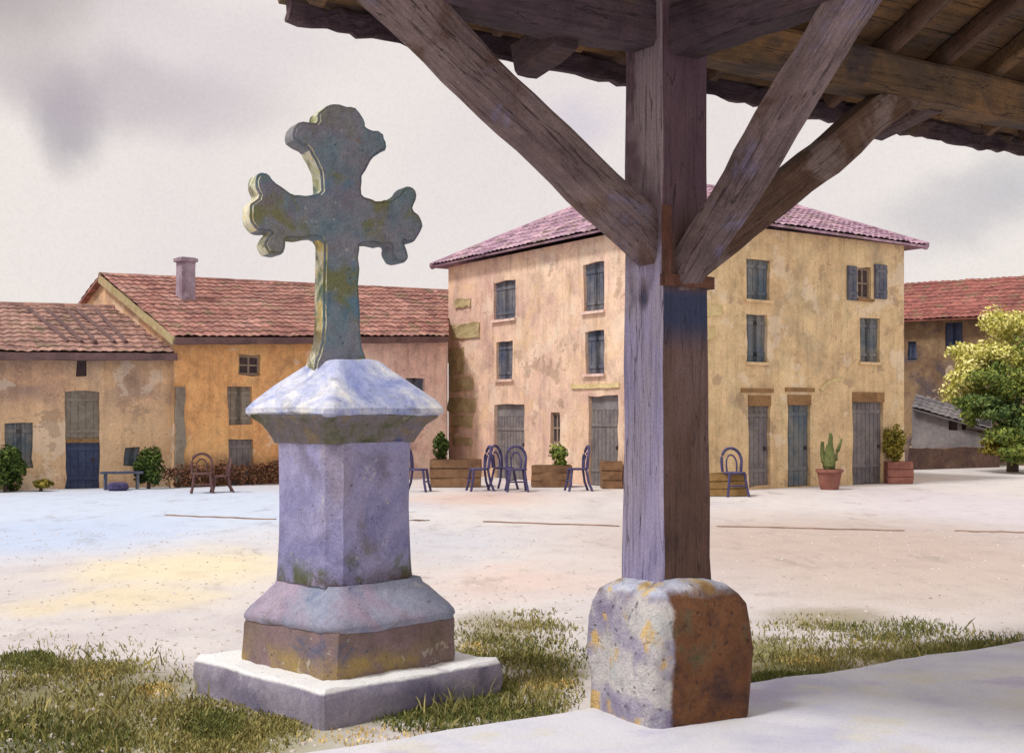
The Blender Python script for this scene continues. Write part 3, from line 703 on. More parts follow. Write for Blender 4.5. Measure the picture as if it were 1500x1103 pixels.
def ridge_cap(a, b, parent, mat, r_=.11):
    bm = bmesh.new(); n = max(3, int((b-a).length/.3)); pts = [a+(b-a)*i/n+Z*(.05+.015*mn.noise(Vector((i*.9, a.x, 2)))) for i in range(n+1)]
    tube(bm, pts, r_, 8); link('ridge_tiles', bm, mat, parent)
for a, b in ((eL, rA), (rA, rB), (rB, eR), (eF, rA)): ridge_cap(a, b, TH, M['tile_main'])

# ---- low houses on the left
a0 = Vector((-14.8, 30.6, 0)); a1 = Vector((-8.78, 33.24, 0)); gd = Vector((-.6, .8, 0))
LA = thing('low_house', 'low ochre house with navy door and brown tiled roof at the left edge', 'house', (a0+a1)/2)
fa = Facade(a0, a1, 3.40, 3.46)
o1 = fa.add(95, 573, 146, 722); o2 = fa.add(112, 528, 127, 552); o3 = fa.add(8, 620, 48, 686); o4 = fa.add(182, 655, 204, 682)
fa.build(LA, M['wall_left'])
zs = CH-(645-HY)/F*33
d = fa.leaf(LA, [o1[0], 0, o1[2], zs], M['door_blue'], 'door'); link('handle', bx(fa.pt(o1[2]-.15, .7, -.05), (fa.d, fa.n, Z), (.02, .03, .05)), M['dark'], d)
fa.leaf(LA, [o1[0], zs+.04, o1[2], o1[3]], M['pilaster'], 'hatch')
link('beam', bx(fa.pt((o1[0]+o1[2])/2, zs+.0, -.08), (fa.d, fa.n, Z), ((o1[2]-o1[0])/2+.01, .05, .05)), M['lintel'], LA)
fa.leaf(LA, o2, M['dark'], 'shutter'); shuttered(fa, LA, o3, M['shutter_teal']); shuttered(fa, LA, o4, M['shutter_teal'])
ab0, ab1 = a0+gd*4.0, a1+gd*4.0
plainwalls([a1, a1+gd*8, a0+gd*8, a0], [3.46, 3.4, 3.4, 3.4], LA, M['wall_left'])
fo = -gd*.35; dn = Z*-.10
E0, E1 = a0+fo+Z*3.36+dn-fa.d*.3, a1+fo+Z*3.44+dn
K0, K1 = ab0+Z*4.72-fa.d*.3, ab1+Z*4.78
link('roof', tiles((E0, E1, K1, K0), (E0, E1)), M['tile_a'], LA)
B0, B1 = a0+gd*8.3+Z*3.3, a1+gd*8.3+Z*3.3
link('roof', tiles((K0, K1, B1, B0), (B0, B1)), M['tile_a'], LA)
ridge_cap(K0, K1, LA, M['tile_a'])
# dark seams where the tiles were relaid
for (x, xe) in ((42, 100), (68, 120), (98, 140), (112, 168), (140, 185)):
    A_, B_ = P(x, 462, 35.1), P(xe, 506, 33.0)
    def on(px, f):      # point on the roof plane at fraction f from eave to ridge
        e = E0.lerp(E1, 0); kk = (px-750)/F
        p0, p1 = E0.lerp(K0, f), E1.lerp(K1, f); dd = p1-p0; s_ = (kk*p0.y-p0.x)/(dd.x-kk*dd.y); return p0+dd*s_+Z*.13
    bm = bmesh.new(); n = 8; tube(bm, [on(x+(xe-x)*i/n, .88-.72*i/n) for i in range(n+1)], .055, 6)
    link('tile_seam', bm, M['soffit'], LA)
link('eave_board', bx((E0+E1)/2+Z*-.035, ((E1-E0).normalized(), -gd, Z), ((E1-E0).length/2, .16, .09), (20, 1, 1), .02, 2), M['soffit'], LA)

b0 = Vector((-8.6, 33.0, 0)); b2 = Vector((-1.97, 39.0, 0)); bdir = (b2-b0).normalized()
fb0 = Facade(b0, b2, 3.9, 3.9); sm = fb0.s_at(503); b1_ = b0+bdir*sm
gE = Vector((-.045, .999, 0)); ridge0 = b0+gd*5+Z*5.74; ridge2 = b2+gE*5+Z*5.95; rm = ridge0.lerp(ridge2, sm/(b2-b0).length)
OB = thing('ochre_house', 'ochre gabled house with red tiled roof and a chimney, left of the stone cross', 'house', b0)
ZM = 3.9+.40*sm/(b2-b0).length
fb = Facade(b0, b1_, 3.9, ZM)
w1 = fb.add(350, 520, 382, 550); w2 = fb.add(334, 566, 370, 622); w3 = fb.add(335, 643, 372, 714)
fb.build(OB, M['wall_ochre'])
casement(fb, OB, w1); shuttered(fb, OB, w2, M['pilaster']); fb.leaf(OB, w3, M['door_grey'], 'door')
lt = Vector(ridge0)
plainwalls([b1_, b1_+gd*10, b0+gd*10, b0], [3.9]*4, OB, M['chimney_wall'] if 'chimney_wall' in M else M['wall_left'], gables={2: tuple(lt-Z*.02)})
rad = []
def roof_pair(parent, pL, pR, rL, rR, mat, ovl=0.0, ovr=0.0, gr=None):
    hz = lambda p: .40*(p-b0).dot(bdir)/(b2-b0).length
    gr = gr or gd; d = bdir; e0 = pL-gd*.4+Z*(3.72+hz(pL))-d*ovl; e1 = pR-gr*.4+Z*(3.72+hz(pR))+d*ovr; k0 = rL-d*ovl; k1 = rR+d*ovr
    link('roof', tiles((e0, e1, k1, k0), (e0, e1)), mat, parent)
    f0 = pL+gd*10.3+Z*3.75-d*ovl; f1 = pR+gr*(9.3 if gr is gd else 8.5)+Z*3.75+d*ovr
    link('roof', tiles((k0, k1, f1, f0), (f0, f1)), mat, parent)
    ridge_cap(k0, k1, parent, mat)
    link('eave_board', bx((e0+e1)/2+gd*.08-Z*.03, ((e1-e0).normalized(), -gd, Z), ((e1-e0).length/2-.02, .14, .085), (16, 1, 1), .02, 2), M['soffit'], parent)
    return e0, k0
e0, k0 = roof_pair(OB, b0, b1_, ridge0, rm, M['tile_b'], .18, 0)
bm = bmesh.new(); box_axes(bm, e0.lerp(k0, .5)-Z*.03, ((k0-e0).normalized(), bdir, (k0-e0).normalized().cross(bdir)), ((k0-e0).length/2, .03, .10), (14, 1, 1)); wobble(bm, .02)
link('bargeboard', bm, M['quoin'], OB)
# chimney
cb_ = P(272, 418, 36.2); ch_b = bx((cb_.x, cb_.y, 5.35), (bdir, gd, Z), (.21, .21, .88), (2, 2, 5), .03, 3)
ch = link('chimney', ch_b, M['chimney'], OB); link('chimney_cap', bx((cb_.x, cb_.y, 6.15), (bdir, gd, Z), (.27, .27, .05), (2, 2, 1), .02, 3), M['chimney'], ch)
# stone pilaster at the joint of the two houses
PL = fb.rect(252, 548, 266, 712)
link('pilaster', bx(fb.pt(.14, (PL[3])/2-.15, .04), (fb.d, fb.n, Z), (.12, .05, PL[3]/2-.15), (1, 1, 14), .06, 2.2, .03), M['pilaster'], OB)
PK = thing('pink_house', 'small pale pink house with red roof between the stone cross and the tall corner house', 'house', b2)
fp = Facade(b1_, b2, ZM, 4.3); w4 = fp.add(594, 554, 622, 578)
fp.build(PK, M['wall_pink']); shuttered(fp, PK, w4, M['shutter'])
plainwalls([b2, b2+gE*8.3, b1_+gd*10], [4.3, 3.9, 3.9], PK, M['wall_pink'], gables={0: tuple(ridge2-Z*.02)})
roof_pair(PK, b1_, b2, rm, ridge2, M['tile_b'], 0, .05, gE)

# ---- dark house on the right
c0 = Vector((13.3, 51.4, 0)); c1 = Vector((22.6, 44.9, 0)); cd = (c1-c0).normalized(); cn = Vector((-cd.y, cd.x, 0))
DH = thing('stone_house', 'dark brown stone house with rust red roof at the right edge behind the leafy tree', 'house', c0)
fc_ = Facade(c0, c1, 5.55, 5.55)
q1 = fc_.add(1384, 472, 1410, 516); q2 = fc_.add(1366, 596, 1386, 632); q3 = fc_.add(1330, 500, 1343, 528)
fc_.build(DH, M['wall_dark'])
for q in (q1, q3): shuttered(fc_, DH, q, M['door_blue'])
casement(fc_, DH, q2)
plainwalls([c1, c1+cn*7, c0+cn*7, c0], [5.5]*4, DH, M['wall_dark'], gables={0: tuple(c1+cn*3.5+Z*7.1), 2: tuple(c0+cn*3.5+Z*7.1)})
E0, E1 = c0-cn*.45-cd*.3+Z*5.42, c1-cn*.45+cd*.3+Z*5.42; K0, K1 = c0+cn*3.5-cd*.3+Z*7.05, c1+cn*3.5+cd*.3+Z*7.25
link('roof', tiles((E0, E1, K1, K0), (E0, E1)), M['tile_c'], DH)
F0, F1 = c0+cn*7.4-cd*.3+Z*5.3, c1+cn*7.4+cd*.3+Z*5.3
link('roof', tiles((K0, K1, F1, F0), (F0, F1)), M['tile_c'], DH); ridge_cap(K0, K1, DH, M['tile_c'])
# grey lean-to
l0, l1 = P(1336, 610, 47.6), P(1452, 610, 46.6); l0.z = l1.z = 0
LT = thing('lean_to', 'small grey lean-to with two tiny windows below the dark stone house', 'shed', (l0+l1)/2)
ff = Facade(l0, l1, 2.0, 1.0); t1 = ff.add(1390, 616, 1402, 630); t2 = ff.add(1408, 618, 1416, 630)
ff.z0 = 2.05; ff.z1 = 1.25
ff.build(LT, M['grey_render'], cell=.3)
for q in (t1, t2): ff.leaf(LT, q, M['dark'], 'window', slats=False)
r0, r1 = l0+Z*2.07, l1+Z*1.27
up = -ff.n*1.6
link('roof', tiles((r0-up*.12-Z*.02, r1-up*.12-Z*.02, r1+up+Z*.5, r0+up+Z*.5), (r0-up*.12-Z*.02, r1-up*.12-Z*.02)), M['grey_render'], LT)
plainwalls([l1, l1+up, l0+up, l0], [1.25, 1.7, 2.5, 2.05], LT, M['grey_render'])
# low wall in front of it
v0, v1 = G(1328, 688), G(1462, 684)
bmw = bx((v0+v1)/2+Z*.36, ((v1-v0).normalized(), Vector((0, 1, 0)), Z), ((v1-v0).length/2, .2, .36), (16, 1, 3), .05, 2, .02)
tag(link('garden_wall', bmw, M['low_wall'], loc=(v0+v1)/2), 'low dark stone garden wall in front of the grey lean-to', 'wall')

# ------------------------------------------------------------------ plants
def foliage(c, rad, n, size, seed, clumps=10, shell=.55, flat=0.0):
    rnd = random.Random(seed); bm = bmesh.new(); cs = []
    for i in range(clumps):
        while True:
            q = Vector((rnd.uniform(-1, 1), rnd.uniform(-1, 1), rnd.uniform(-1, 1)))
            if q.length < 1: break
        q = q.normalized()*(.35+.45*rnd.random()); cs.append((q, .34+.24*rnd.random()))
    c = Vector(c); rad = Vector(rad)
    for i in range(n):
        q0, r_ = rnd.choice(cs)
        dv_ = Vector((rnd.gauss(0, 1), rnd.gauss(0, 1), rnd.gauss(0, 1))).normalized()*r_*(shell+(1-shell)*rnd.random())
        q = q0+dv_; p = c+Vector((q.x*rad.x, q.y*rad.y, q.z*rad.z))
        if p.z < .02: continue
        nn = (dv_.normalized()+Vector((rnd.gauss(0, .5), rnd.gauss(0, .5), rnd.gauss(0, .5)))).normalized()
        a = nn.cross(Vector((rnd.gauss(0, 1), rnd.gauss(0, 1), rnd.gauss(0, 1)))).normalized(); b = nn.cross(a)
        s_ = size*rnd.uniform(.6, 1.3)
        vs = [bm.verts.new(p+a*s_), bm.verts.new(p+b*s_*.55+nn*s_*.12), bm.verts.new(p-a*s_), bm.verts.new(p-b*s_*.55+nn*s_*.12)]
        bm.faces.new(vs)
    return bm
def core(c, rad, seed=1):
    bm = bmesh.new(); bmesh.ops.create_icosphere(bm, subdivisions=3, radius=1)
    for v in bm.verts:
        v.co = Vector((v.co.x*rad[0], v.co.y*rad[1], v.co.z*rad[2]))*(1+.18*mn.noise(v.co*2+Vector((seed, 0, 0))))+Vector(c)
    return bm
def shrub(name, px, py, Y, wpx, hpx, mat, label, cat='shrub', n=1400, seed=1, leaf=.05):
    b = P(px, py, Y); b.z = 0; s_ = Y/F; w_, h_ = wpx*s_/2, hpx*s_
    o = thing(name, label, cat, b)
    cc = Vector((b.x, b.y, h_*.52))
    link('foliage', foliage(cc, (w_*1.05, w_*.9, h_*.52), n, leaf, seed), M[mat], o)
    bm = bmesh.new(); tube(bm, [b, b+Z*h_*.3, b+Z*h_*.6], [.05, .035, .02]); link('stem', bm, M['bark'], o)
    return o
shrub('shrub', 8, 716, 31.0, 66, 62, 'leaf_dark', 'dark unclipped bush against the low ochre house at the left edge', n=2600, seed=3, leaf=.06)
shrub('topiary', 218, 716, 32.3, 44, 58, 'leaf_dark', 'rounded clipped dark green bush standing right of the navy door', n=2600, seed=5, leaf=.05)
shrub('small_shrub', 60, 717, 31.2, 32, 18, 'leaf_olive', 'small low olive tuft growing beside the dark bush at the left', n=500, seed=6, leaf=.06)

# leafy tree on the right
tb = Vector((16.2, 42.0, 0))
TR = thing('leafy_tree', 'yellow green leafy tree with dark lower foliage in front of the stone house', 'tree', tb)
bm = bmesh.new(); tube(bm, [tb, tb+Vector((.05, 0, 1.0)), tb+Vector((-.1, 0, 2.2)), tb+Vector((-.3, 0, 3.6))], [.2, .16, .12, .05])
for dx, dz, z0 in ((-1.4, 1.0, 1.2), (1.2, 1.3, 1.3), (-.8, 1.8, 1.8), (.9, 1.6, 2.0), (-1.6, .4, 1.0)):
    tube(bm, [tb+Z*z0, tb+Vector((dx*.5, -.2, z0+dz*.6)), tb+Vector((dx, -.3, z0+dz))], [.09, .06, .025])
link('trunk', bm, M['bark'], TR)
for k_, (px, py, rx, rz_, mt, n, dy) in enumerate(((1488, 488, 52, 40, 'leaf_yellow', 3800, .5), (1440, 528, 48, 32, 'leaf_yellow', 3600, .2), (1412, 562, 34, 30, 'leaf_yellow', 2600, 0), (1500, 540, 50, 36, 'leaf_yellow', 2600, .0),
        (1462, 566, 52, 30, 'leaf_mid', 3200, -.5), (1520, 590, 60, 40, 'leaf_mid', 3000, -.6), (1446, 600, 50, 24, 'leaf_deep', 3400, -.7), (1500, 610, 56, 34, 'leaf_deep', 3400, -.8), (1418, 600, 28, 20, 'leaf_mid', 1500, -.4),
        (1490, 636, 54, 22, 'leaf_mid', 2600, -.9), (1530, 520, 60, 60, 'leaf_mid', 3000, .8), (1540, 640, 50, 30, 'leaf_deep', 2000, -.4), (1505, 664, 50, 18, 'leaf_mid', 2200, -1.2), (1462, 652, 26, 14, 'leaf_olive', 800, -1.0))):
    q = P(px, py, 42+dy); s2 = 42/F
    link('crown', foliage(q, (rx*s2*1.1, rx*s2, rz_*s2*1.15), n, .07, 100+k_, clumps=9, shell=.35), M[mt], TR)
# ------------------------------------------------------------------ furniture of the square
def px_of(px, py, Y): return P(px, py, Y)
def make_chair(h, mat, rot, loc, label, group, seatw=.5):
    o = thing('bistro_chair', label, 'chair', (0, 0, 0), group)
    sh = h*.5; w_ = seatw/2
    link('seat', lathe((0, 0), [(w_*.96, sh-.03), (w_, sh-.015), (w_*.98, sh+.01), (w_*.6, sh+.015)], 18), mat, o)
    for sx in (-1, 1):
        bm = bmesh.new(); tube(bm, [(sx*w_*.7, -w_*.7, sh-.02), (sx*w_*.85, -w_*.85, sh*.4), (sx*w_*1.0, -w_*1.05, 0)], .03); link('leg', bm, mat, o)
        bm = bmesh.new(); tube(bm, [(sx*w_*.7, w_*.7, sh-.02), (sx*w_*.85, w_*.9, sh*.4), (sx*w_*1.0, w_*1.25, 0)], .03); link('leg', bm, mat, o)
    bm = bmesh.new()
    pts = [(-w_*.88, w_*.75, sh)]+[(-math.cos(a)*w_*.95, w_*(.8+.25*math.sin(a)), sh+h*.24+math.sin(a)*h*.26) for a in [math.pi*i/12 for i in range(13)]]+[(w_*.88, w_*.75, sh)]
    tube(bm, pts, .034); link('backrest', bm, mat, o)
    bm = bmesh.new(); pts = [(-w_*.45, w_*.75, sh)]+[(-math.cos(a)*w_*.5, w_*(.8+.2*math.sin(a)), sh+h*.16+math.sin(a)*h*.2) for a in [math.pi*i/10 for i in range(11)]]+[(w_*.45, w_*.75, sh)]
    tube(bm, pts, .02); link('splat', bm, mat, o)
    bm = bmesh.new(); tube(bm, [(-w_*.9, -w_*.9, sh*.45), (w_*.9, -w_*.9, sh*.45)], .02); link('stretcher', bm, mat, o)
    o.location = loc; o.rotation_euler = (0, 0, rot)
    return o
GC = 'navy bistro chairs on the cafe terrace'
ch0 = make_chair(1.08, M['navy'], R(80), G(612, 720), 'navy bistro chair beside the stone pedestal, left of the bush planter', GC)
for (px, py, rot, lab) in ((702, 719, -75, 'navy bistro chair with hooped back at the right end of the bush planter'),
        (757, 720, 5, 'navy bistro chair standing alone in front of the grey door'),
        (738, 717, 60, 'navy bistro chair turned sideways just left of the one before the grey door'),
        (846, 719, -80, 'navy bistro chair between the fern planter and the small empty planter'),
        (1076, 700, 10, 'navy bistro chair with round back right of the hall post')):
    c = copy_tree(ch0); c.location = G(px, py) if px < 1000 else G(px, 727); c.rotation_euler = (0, 0, R(rot)); c['label'] = lab
cb0 = make_chair(.92, M['brown_metal'], R(15), G(296, 722), 'brown bistro chair with hooped back against the ochre wall', 'brown bistro chairs by the ochre house')
c = copy_tree(cb0); c.location = G(324, 721); c.rotation_euler = (0, 0, R(-70)); c['label'] = 'brown bistro chair turned sideways, the one nearer the stone pedestal'; c.scale = (.85, .85, .85)
def planter(px0, px1, ytop, ybot, label, mat, plant=None, dep=.35, group=None):
    b0_ = G((px0+px1)/2, ybot); s_ = b0_.y/F; wd = (px1-px0)*s_; h_ = (ybot-ytop)*s_
    o = thing('planter', label, 'planter', b0_, group)
    bm = bmesh.new(); cc = b0_+Z*h_/2+Vector((0, dep, 0))
    X_ = Vector((1, 0, 0)); Y_ = Vector((0, 1, 0))
    t_ = .03
    for (dx, dy, hx, hy) in ((0, -dep+t_, wd/2, t_), (0, dep-t_, wd/2, t_), (-wd/2+t_, 0, t_, dep-2*t_), (wd/2-t_, 0, t_, dep-2*t_)):
        box_axes(bm, cc+Vector((dx, dy, 0)), (X_, Y_, Z), (hx, hy, h_/2), (6, 1, 3))
    n = 3
    for i in range(n):
        box_axes(bm, cc+Vector((0, -dep-.012, -h_/2+h_*(i+.5)/n)), (X_, Y_, Z), (wd/2*.99, .012, h_/n*.42))
    wobble(bm, .035, 3)
    link('box', bm, mat, o)
    link('soil', bx(cc+Z*(h_/2-.08), (X_, Y_, Z), (wd/2-.06, dep-.06, .03)), M['soil'], o)
    if plant:
        px, py0, wp, hp, lm, n_, leafs, seed = plant
        p = Vector(((px-750)*s_, b0_.y+dep, 0)); hh_ = hp*s_
        link('foliage', foliage((p.x, p.y, h_-.05+hh_*.5), (wp*s_/2, wp*s_/2*.8, hh_*.55), n_, leafs, seed), M[lm], o)
        bm = bmesh.new(); tube(bm, [(p.x, p.y, h_-.1), (p.x, p.y, h_+hh_*.5)], .03); link('stem', bm, M['bark'], o)
    return o
planter(630, 704, 673, 714, 'brown wooden planter holding a round dark green bush', M['planter'], (645, 0, 30, 44, 'leaf_dark', 1500, .04, 21))
planter(779, 838, 682, 714, 'brown wooden planter with a spiky green fern in front of the tall house', M['planter'], (820, 0, 38, 32, 'leaf_mid', 900, .055, 22))
planter(882, 912, 676, 716, 'small brown planter box with nothing growing in it, left of the hall post', M['planter'])
planter(1036, 1095, 694, 727, 'long ochre planter box right of the hall post', M['planter_ochre'], dep=.2)
planter(1301, 1338, 676, 709, 'brown planter with an upright olive bush at the right corner of the tall house', M['terracotta'], (1314, 0, 34, 60, 'leaf_olive', 1800, .05, 23), dep=.25)
# terracotta pot with upright cactus
pb = G(1215, 717); pb.y -= 0
PT = thing('potted_cactus', 'terracotta pot with a branching green cactus between the doors of the tall house', 'potted plant', pb)
s_ = pb.y/F
link('pot', lathe(pb, [(.22, .0), (.30, .42), (.34, .43), (.34, .50), (.29, .50), (.27, .44)], 18), M['terracotta'], PT)
bm = bmesh.new(); tube(bm, [pb+Z*.4, pb+Z*.6, pb+Z*.85, pb+Z*1.08], [.11, .15, .14, .08], 9)
tube(bm, [pb+Z*.62, pb+Vector((.15, 0, .78)), pb+Vector((.20, 0, .95)), pb+Vector((.30, 0, 1.25))], [.07, .07, .06, .03])
tube(bm, [pb+Z*.6, pb+Vector((-.16, 0, .72)), pb+Vector((-.19, 0, .9)), pb+Vector((-.17, 0, 1.18))], [.07, .07, .06, .04])
tube(bm, [pb+Z*.9, pb+Vector((.03, 0, 1.2)), pb+Vector((.02, 0, 1.38))], [.08, .06, .03])
bmesh.ops.subdivide_edges(bm, edges=bm.edges[:], cuts=1); wobble(bm, .04, 6); M['cactus'] = wash('cactus_skin', [(.3, C(70, 84, 40)), (.5, C(96, 104, 50)), (.7, C(124, 122, 66))], 5)
link('cactus', bm, M['cactus'], PT)
link('soil', lathe(pb, [(.26, .44), (.26, .46)], 14), M['soil'], PT)
# bench by the navy door
bb = G(178, 717)
BN = thing('bench', 'low grey bench against the ochre wall between the navy door and the clipped bush', 'bench', bb)
link('seat', bx(bb+Z*.42, (fa.d, fa.n, Z), (.5, .16, .03), (6, 1, 1), .015, 3), M['shutter'], BN)
for k in (-.38, .38): link('leg', bx(bb+fa.d*k+Z*.2, (fa.d, fa.n, Z), (.03, .13, .2)), M['shutter'], BN)
link('dog_bowl', lathe(bb+Vector((.05, -.45, 0)), [(.2, 0), (.26, .05), (.24, .16), (.18, .2)], 14), M['navy'], None, loc=bb+Vector((.05, -.45, 0)))
tag(bpy.data.objects['dog_bowl'], 'small dark blue basin on the ground in front of the low grey bench', 'basin'); bpy.data.objects['dog_bowl'].name = 'basin'
# low brown hedge along the ochre house
hb = G(330, 711)
HG = thing('low_hedge', 'low reddish brown hedge along the foot of the ochre house', 'hedge', hb)
bm = bmesh.new()
for i in range(26):
    p = fb.pt(fb.s_at(245+165*i/25), 0, .25); f_ = foliage(p+Z*.28, (.3, .16, .36+.08*math.sin(i*1.7)), 150, .045, 40+i, clumps=5)
    me = bpy.data.meshes.new('tmp'); f_.to_mesh(me); f_.free(); bm.from_mesh(me); bpy.data.meshes.remove(me)
leafmat('leaf_brown', C(92, 62, 52), C(122, 86, 68), C(150, 112, 84))
link('foliage', bm, M['leaf_brown'], HG)

# ------------------------------------------------------------------ stone cross
ROT = R(43); MC = Vector((-1.06, 8.45, 0)); CC = Vector((-1.14, 8.45, 0)); KS = 1.035; MU = MC+Vector((-.03, 0, 0))
MO = thing('stone_cross', 'weathered wayside cross with trefoil ends on a tall lilac stone pedestal in the grass', 'monument', MC)
def arc(pts): return pts
link('step', loft(MC, ROT, [(k_[0]*KS,)+tuple(k_[1:]) for k_ in [(.69, -.02), (.69, .02), (.70, .1), (.695, .19), (.675, .222), (.50, .228), (.3, .228)]], 20, .026, .014, .03), M['slab'], MO, smooth=35)
link('plinth', loft(MC, ROT, [(k_[0]*KS,)+tuple(k_[1:]) for k_ in [(.50, .215), (.505, .25), (.50, .36), (.50, .47), (.49, .50)]], 16, .016, .009, .12), M['plinth'], MO, smooth=35)
link('moulding', loft(MC, ROT, [(k_[0]*KS,)+tuple(k_[1:]) for k_ in [(.50, .49), (.512, .515), (.505, .54), (.475, .58), (.425, .635), (.38, .69), (.35, .72), (.34, .75)]], 16, .016, .008, .17), M['shoulder'], MO, smooth=50)
link('shaft', loft(MU, ROT, [(k_[0]*KS,)+tuple(k_[1:]) for k_ in [(.333, .74), (.330, .85), (.324, 1.0), (.324, 1.2), (.324, 1.4), (.326, 1.55), (.330, 1.66)]], 12, .012, .006, .24), M['shaft'], MO, smooth=30)
link('capital', loft(MU, ROT, [(k_[0]*KS,)+tuple(k_[1:]) for k_ in [(.33, 1.63), (.345, 1.665), (.362, 1.70), (.39, 1.75), (.44, 1.79), (.448, 1.81)]], 14, .010, .005, .13), M['capunder'], MO, smooth=50)
link('cap', loft(MU, ROT, [(k_[0]*KS,)+tuple(k_[1:]) for k_ in [(.44, 1.80), (.462, 1.82), (.464, 1.85), (.43, 1.90), (.33, 1.995), (.23, 2.09), (.165, 2.155), (.14, 2.165)]], 16, .014, .006, .09, seed=2), M['cap'], MO, smooth=35)
# cross: outline in its own plane (x across, z up), right half
ox = [(.125, 2.14)]
half = [(.195, 2.12), (.185, 2.18), (.165, 2.23), (.145, 2.29), (.134, 2.38), (.128, 2.55), (.125, 2.75), (.124, 2.90), (.132, 2.955),
        (.20, 2.965), (.28, 2.955), (.35, 2.955), (.385, 2.94), (.385, 2.905), (.405, 2.86), (.455, 2.84), (.51, 2.855), (.535, 2.90), (.515, 2.95), (.485, 2.985),
        (.53, 2.975), (.595, 3.00), (.63, 3.055), (.635, 3.12), (.61, 3.175), (.555, 3.205), (.585, 3.25), (.59, 3.315), (.56, 3.355), (.50, 3.35), (.455, 3.31), (.41, 3.265),
        (.35, 3.245), (.27, 3.24), (.19, 3.245), (.142, 3.26), (.140, 3.33), (.155, 3.41), (.195, 3.485), (.245, 3.54), (.30, 3.56), (.352, 3.585), (.335, 3.65),
        (.285, 3.70), (.225, 3.70), (.165, 3.71), (.165, 3.76), (.125, 3.81), (.06, 3.83), (0, 3.84)]
full = half+[(-x, z) for x, z in half[-2::-1]]
def chaikin(p, it=1):
    for _ in range(it):
        q = [p[0]]
        for a, b in zip(p[:-1], p[1:]):
            q.append((a[0]*.75+b[0]*.25, a[1]*.75+b[1]*.25)); q.append((a[0]*.25+b[0]*.75, a[1]*.25+b[1]*.75))
        q.append(p[-1]); p = q
    return p
full = chaikin(full, 1)
CR = R(29); cx_ = Vector((math.cos(CR), math.sin(CR), 0)); cy_ = Vector((math.sin(CR), -math.cos(CR), 0))
rnd = random.Random(4)
bm = bmesh.new(); T = .092
vs = []
for x, z in full:
    j = nz3((x*1, 0, z), 14); vs.append(bm.verts.new(CC+cx_*(x*(.90 if x > .3 else .97)+j.x*.018)+cy_*T+Z*(z-.03+j.z*.018)))
f = bm.faces.new(vs)
ret = bmesh.ops.extrude_face_region(bm, geom=[f]); bk = [g for g in ret['geom'] if isinstance(g, bmesh.types.BMVert)]
bmesh.ops.translate(bm, verts=bk, vec=-cy_*2*T)
bm.normal_update()
caps = [fc for fc in bm.faces if len(fc.verts) > 10]
edges = [e for fc in caps for e in fc.edges]
bmesh.ops.bevel(bm, geom=list(set(edges)), offset=.018, segments=2, affect='EDGES')
bm.normal_update()
leftn = -cx_
for fc in bm.faces:
    q = fc.calc_center_median()-CC; lx = q.dot(cx_)
    if len(fc.verts) < 8 and abs(fc.normal.dot(leftn)) > .5 and abs(fc.normal.dot(cy_)) < .8 and (-.22 < lx < -.02 or lx < -.42): fc.material_index = 1  # left edges get the brighter stone with sunlight painted in
bmesh.ops.triangulate(bm, faces=[fc for fc in bm.faces if len(fc.verts) > 4])
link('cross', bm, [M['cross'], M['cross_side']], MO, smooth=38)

# ------------------------------------------------------------------ market hall
MH = thing('market_hall', 'open timber market hall corner with a braced oak post on a rounded stone footing', 'market hall', OH)
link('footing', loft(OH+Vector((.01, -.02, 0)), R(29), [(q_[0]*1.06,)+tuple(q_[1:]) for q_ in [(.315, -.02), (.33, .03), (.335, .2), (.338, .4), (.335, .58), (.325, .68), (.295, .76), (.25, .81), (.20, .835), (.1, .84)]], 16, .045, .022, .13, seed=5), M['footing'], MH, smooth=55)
pr = math.atan2(UX.y, UX.x)
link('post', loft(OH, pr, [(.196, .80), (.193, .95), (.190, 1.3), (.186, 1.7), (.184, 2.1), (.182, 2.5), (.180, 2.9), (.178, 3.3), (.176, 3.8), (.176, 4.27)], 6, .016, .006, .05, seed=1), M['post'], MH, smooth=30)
link('brace', beam(H(-.02, .02, 2.76), H(-2.15, 0, 4.22), .20, .27, VX, 18, .025, .008), M['oak_left'], MH, smooth=35)
link('brace', beam(H(.02, -.01, 2.62), H(2.20, 0, 4.08), .18, .23, VX, 18, .03, .008), M['oak_brown'], MH, smooth=35)
link('brace', beam(H(.03, .02, 2.52), H(.03, 1.62, 4.10), .20, .19, UX, 18, .03, .008, swell=.12), M['oak_front'], MH, smooth=35)
# iron stirrup holding the feet of the braces
FR = .20
for (a, b, z, ha, hb, hz) in ((.0, FR, 2.60, .19, .012, .035), (FR, .0, 2.60, .012, .19, .035)):
    link('iron_strap', bx(H(a, b, z), (UX, VX, Z), (ha+.012, hb+.0, hz), (6, 1, 1), .004, 5), M['peg_iron'], MH)
link('iron_strap', bx(H(-.165, FR+.004, 2.80), (UX, VX, Z), (.028, .012, .235), (1, 1, 6), .006, 5), M['peg_iron'], MH)
link('wall_plate', beam(H(-2.5, 0, 4.13), H(-.15, 0, 4.13), .26, .29, VX, 26, .02, .01), M['oak_dark'], MH, smooth=35)
link('wall_plate', beam(H(.15, 0, 4.13), H(7.0, 0, 4.13), .26, .29, VX, 36, .02, .01), M['plate'], MH, smooth=35)
link('tie_beam', beam(H(0, .15, 4.08), H(0, 4.6, 4.08), .24, .30, UX, 24, .02, .01), M['oak_tie'], MH, smooth=35)
SL = .5
def rz(b): return 4.28+SL*b
sdir = (VX+Z*SL).normalized()
aa = -2.08; k = 0
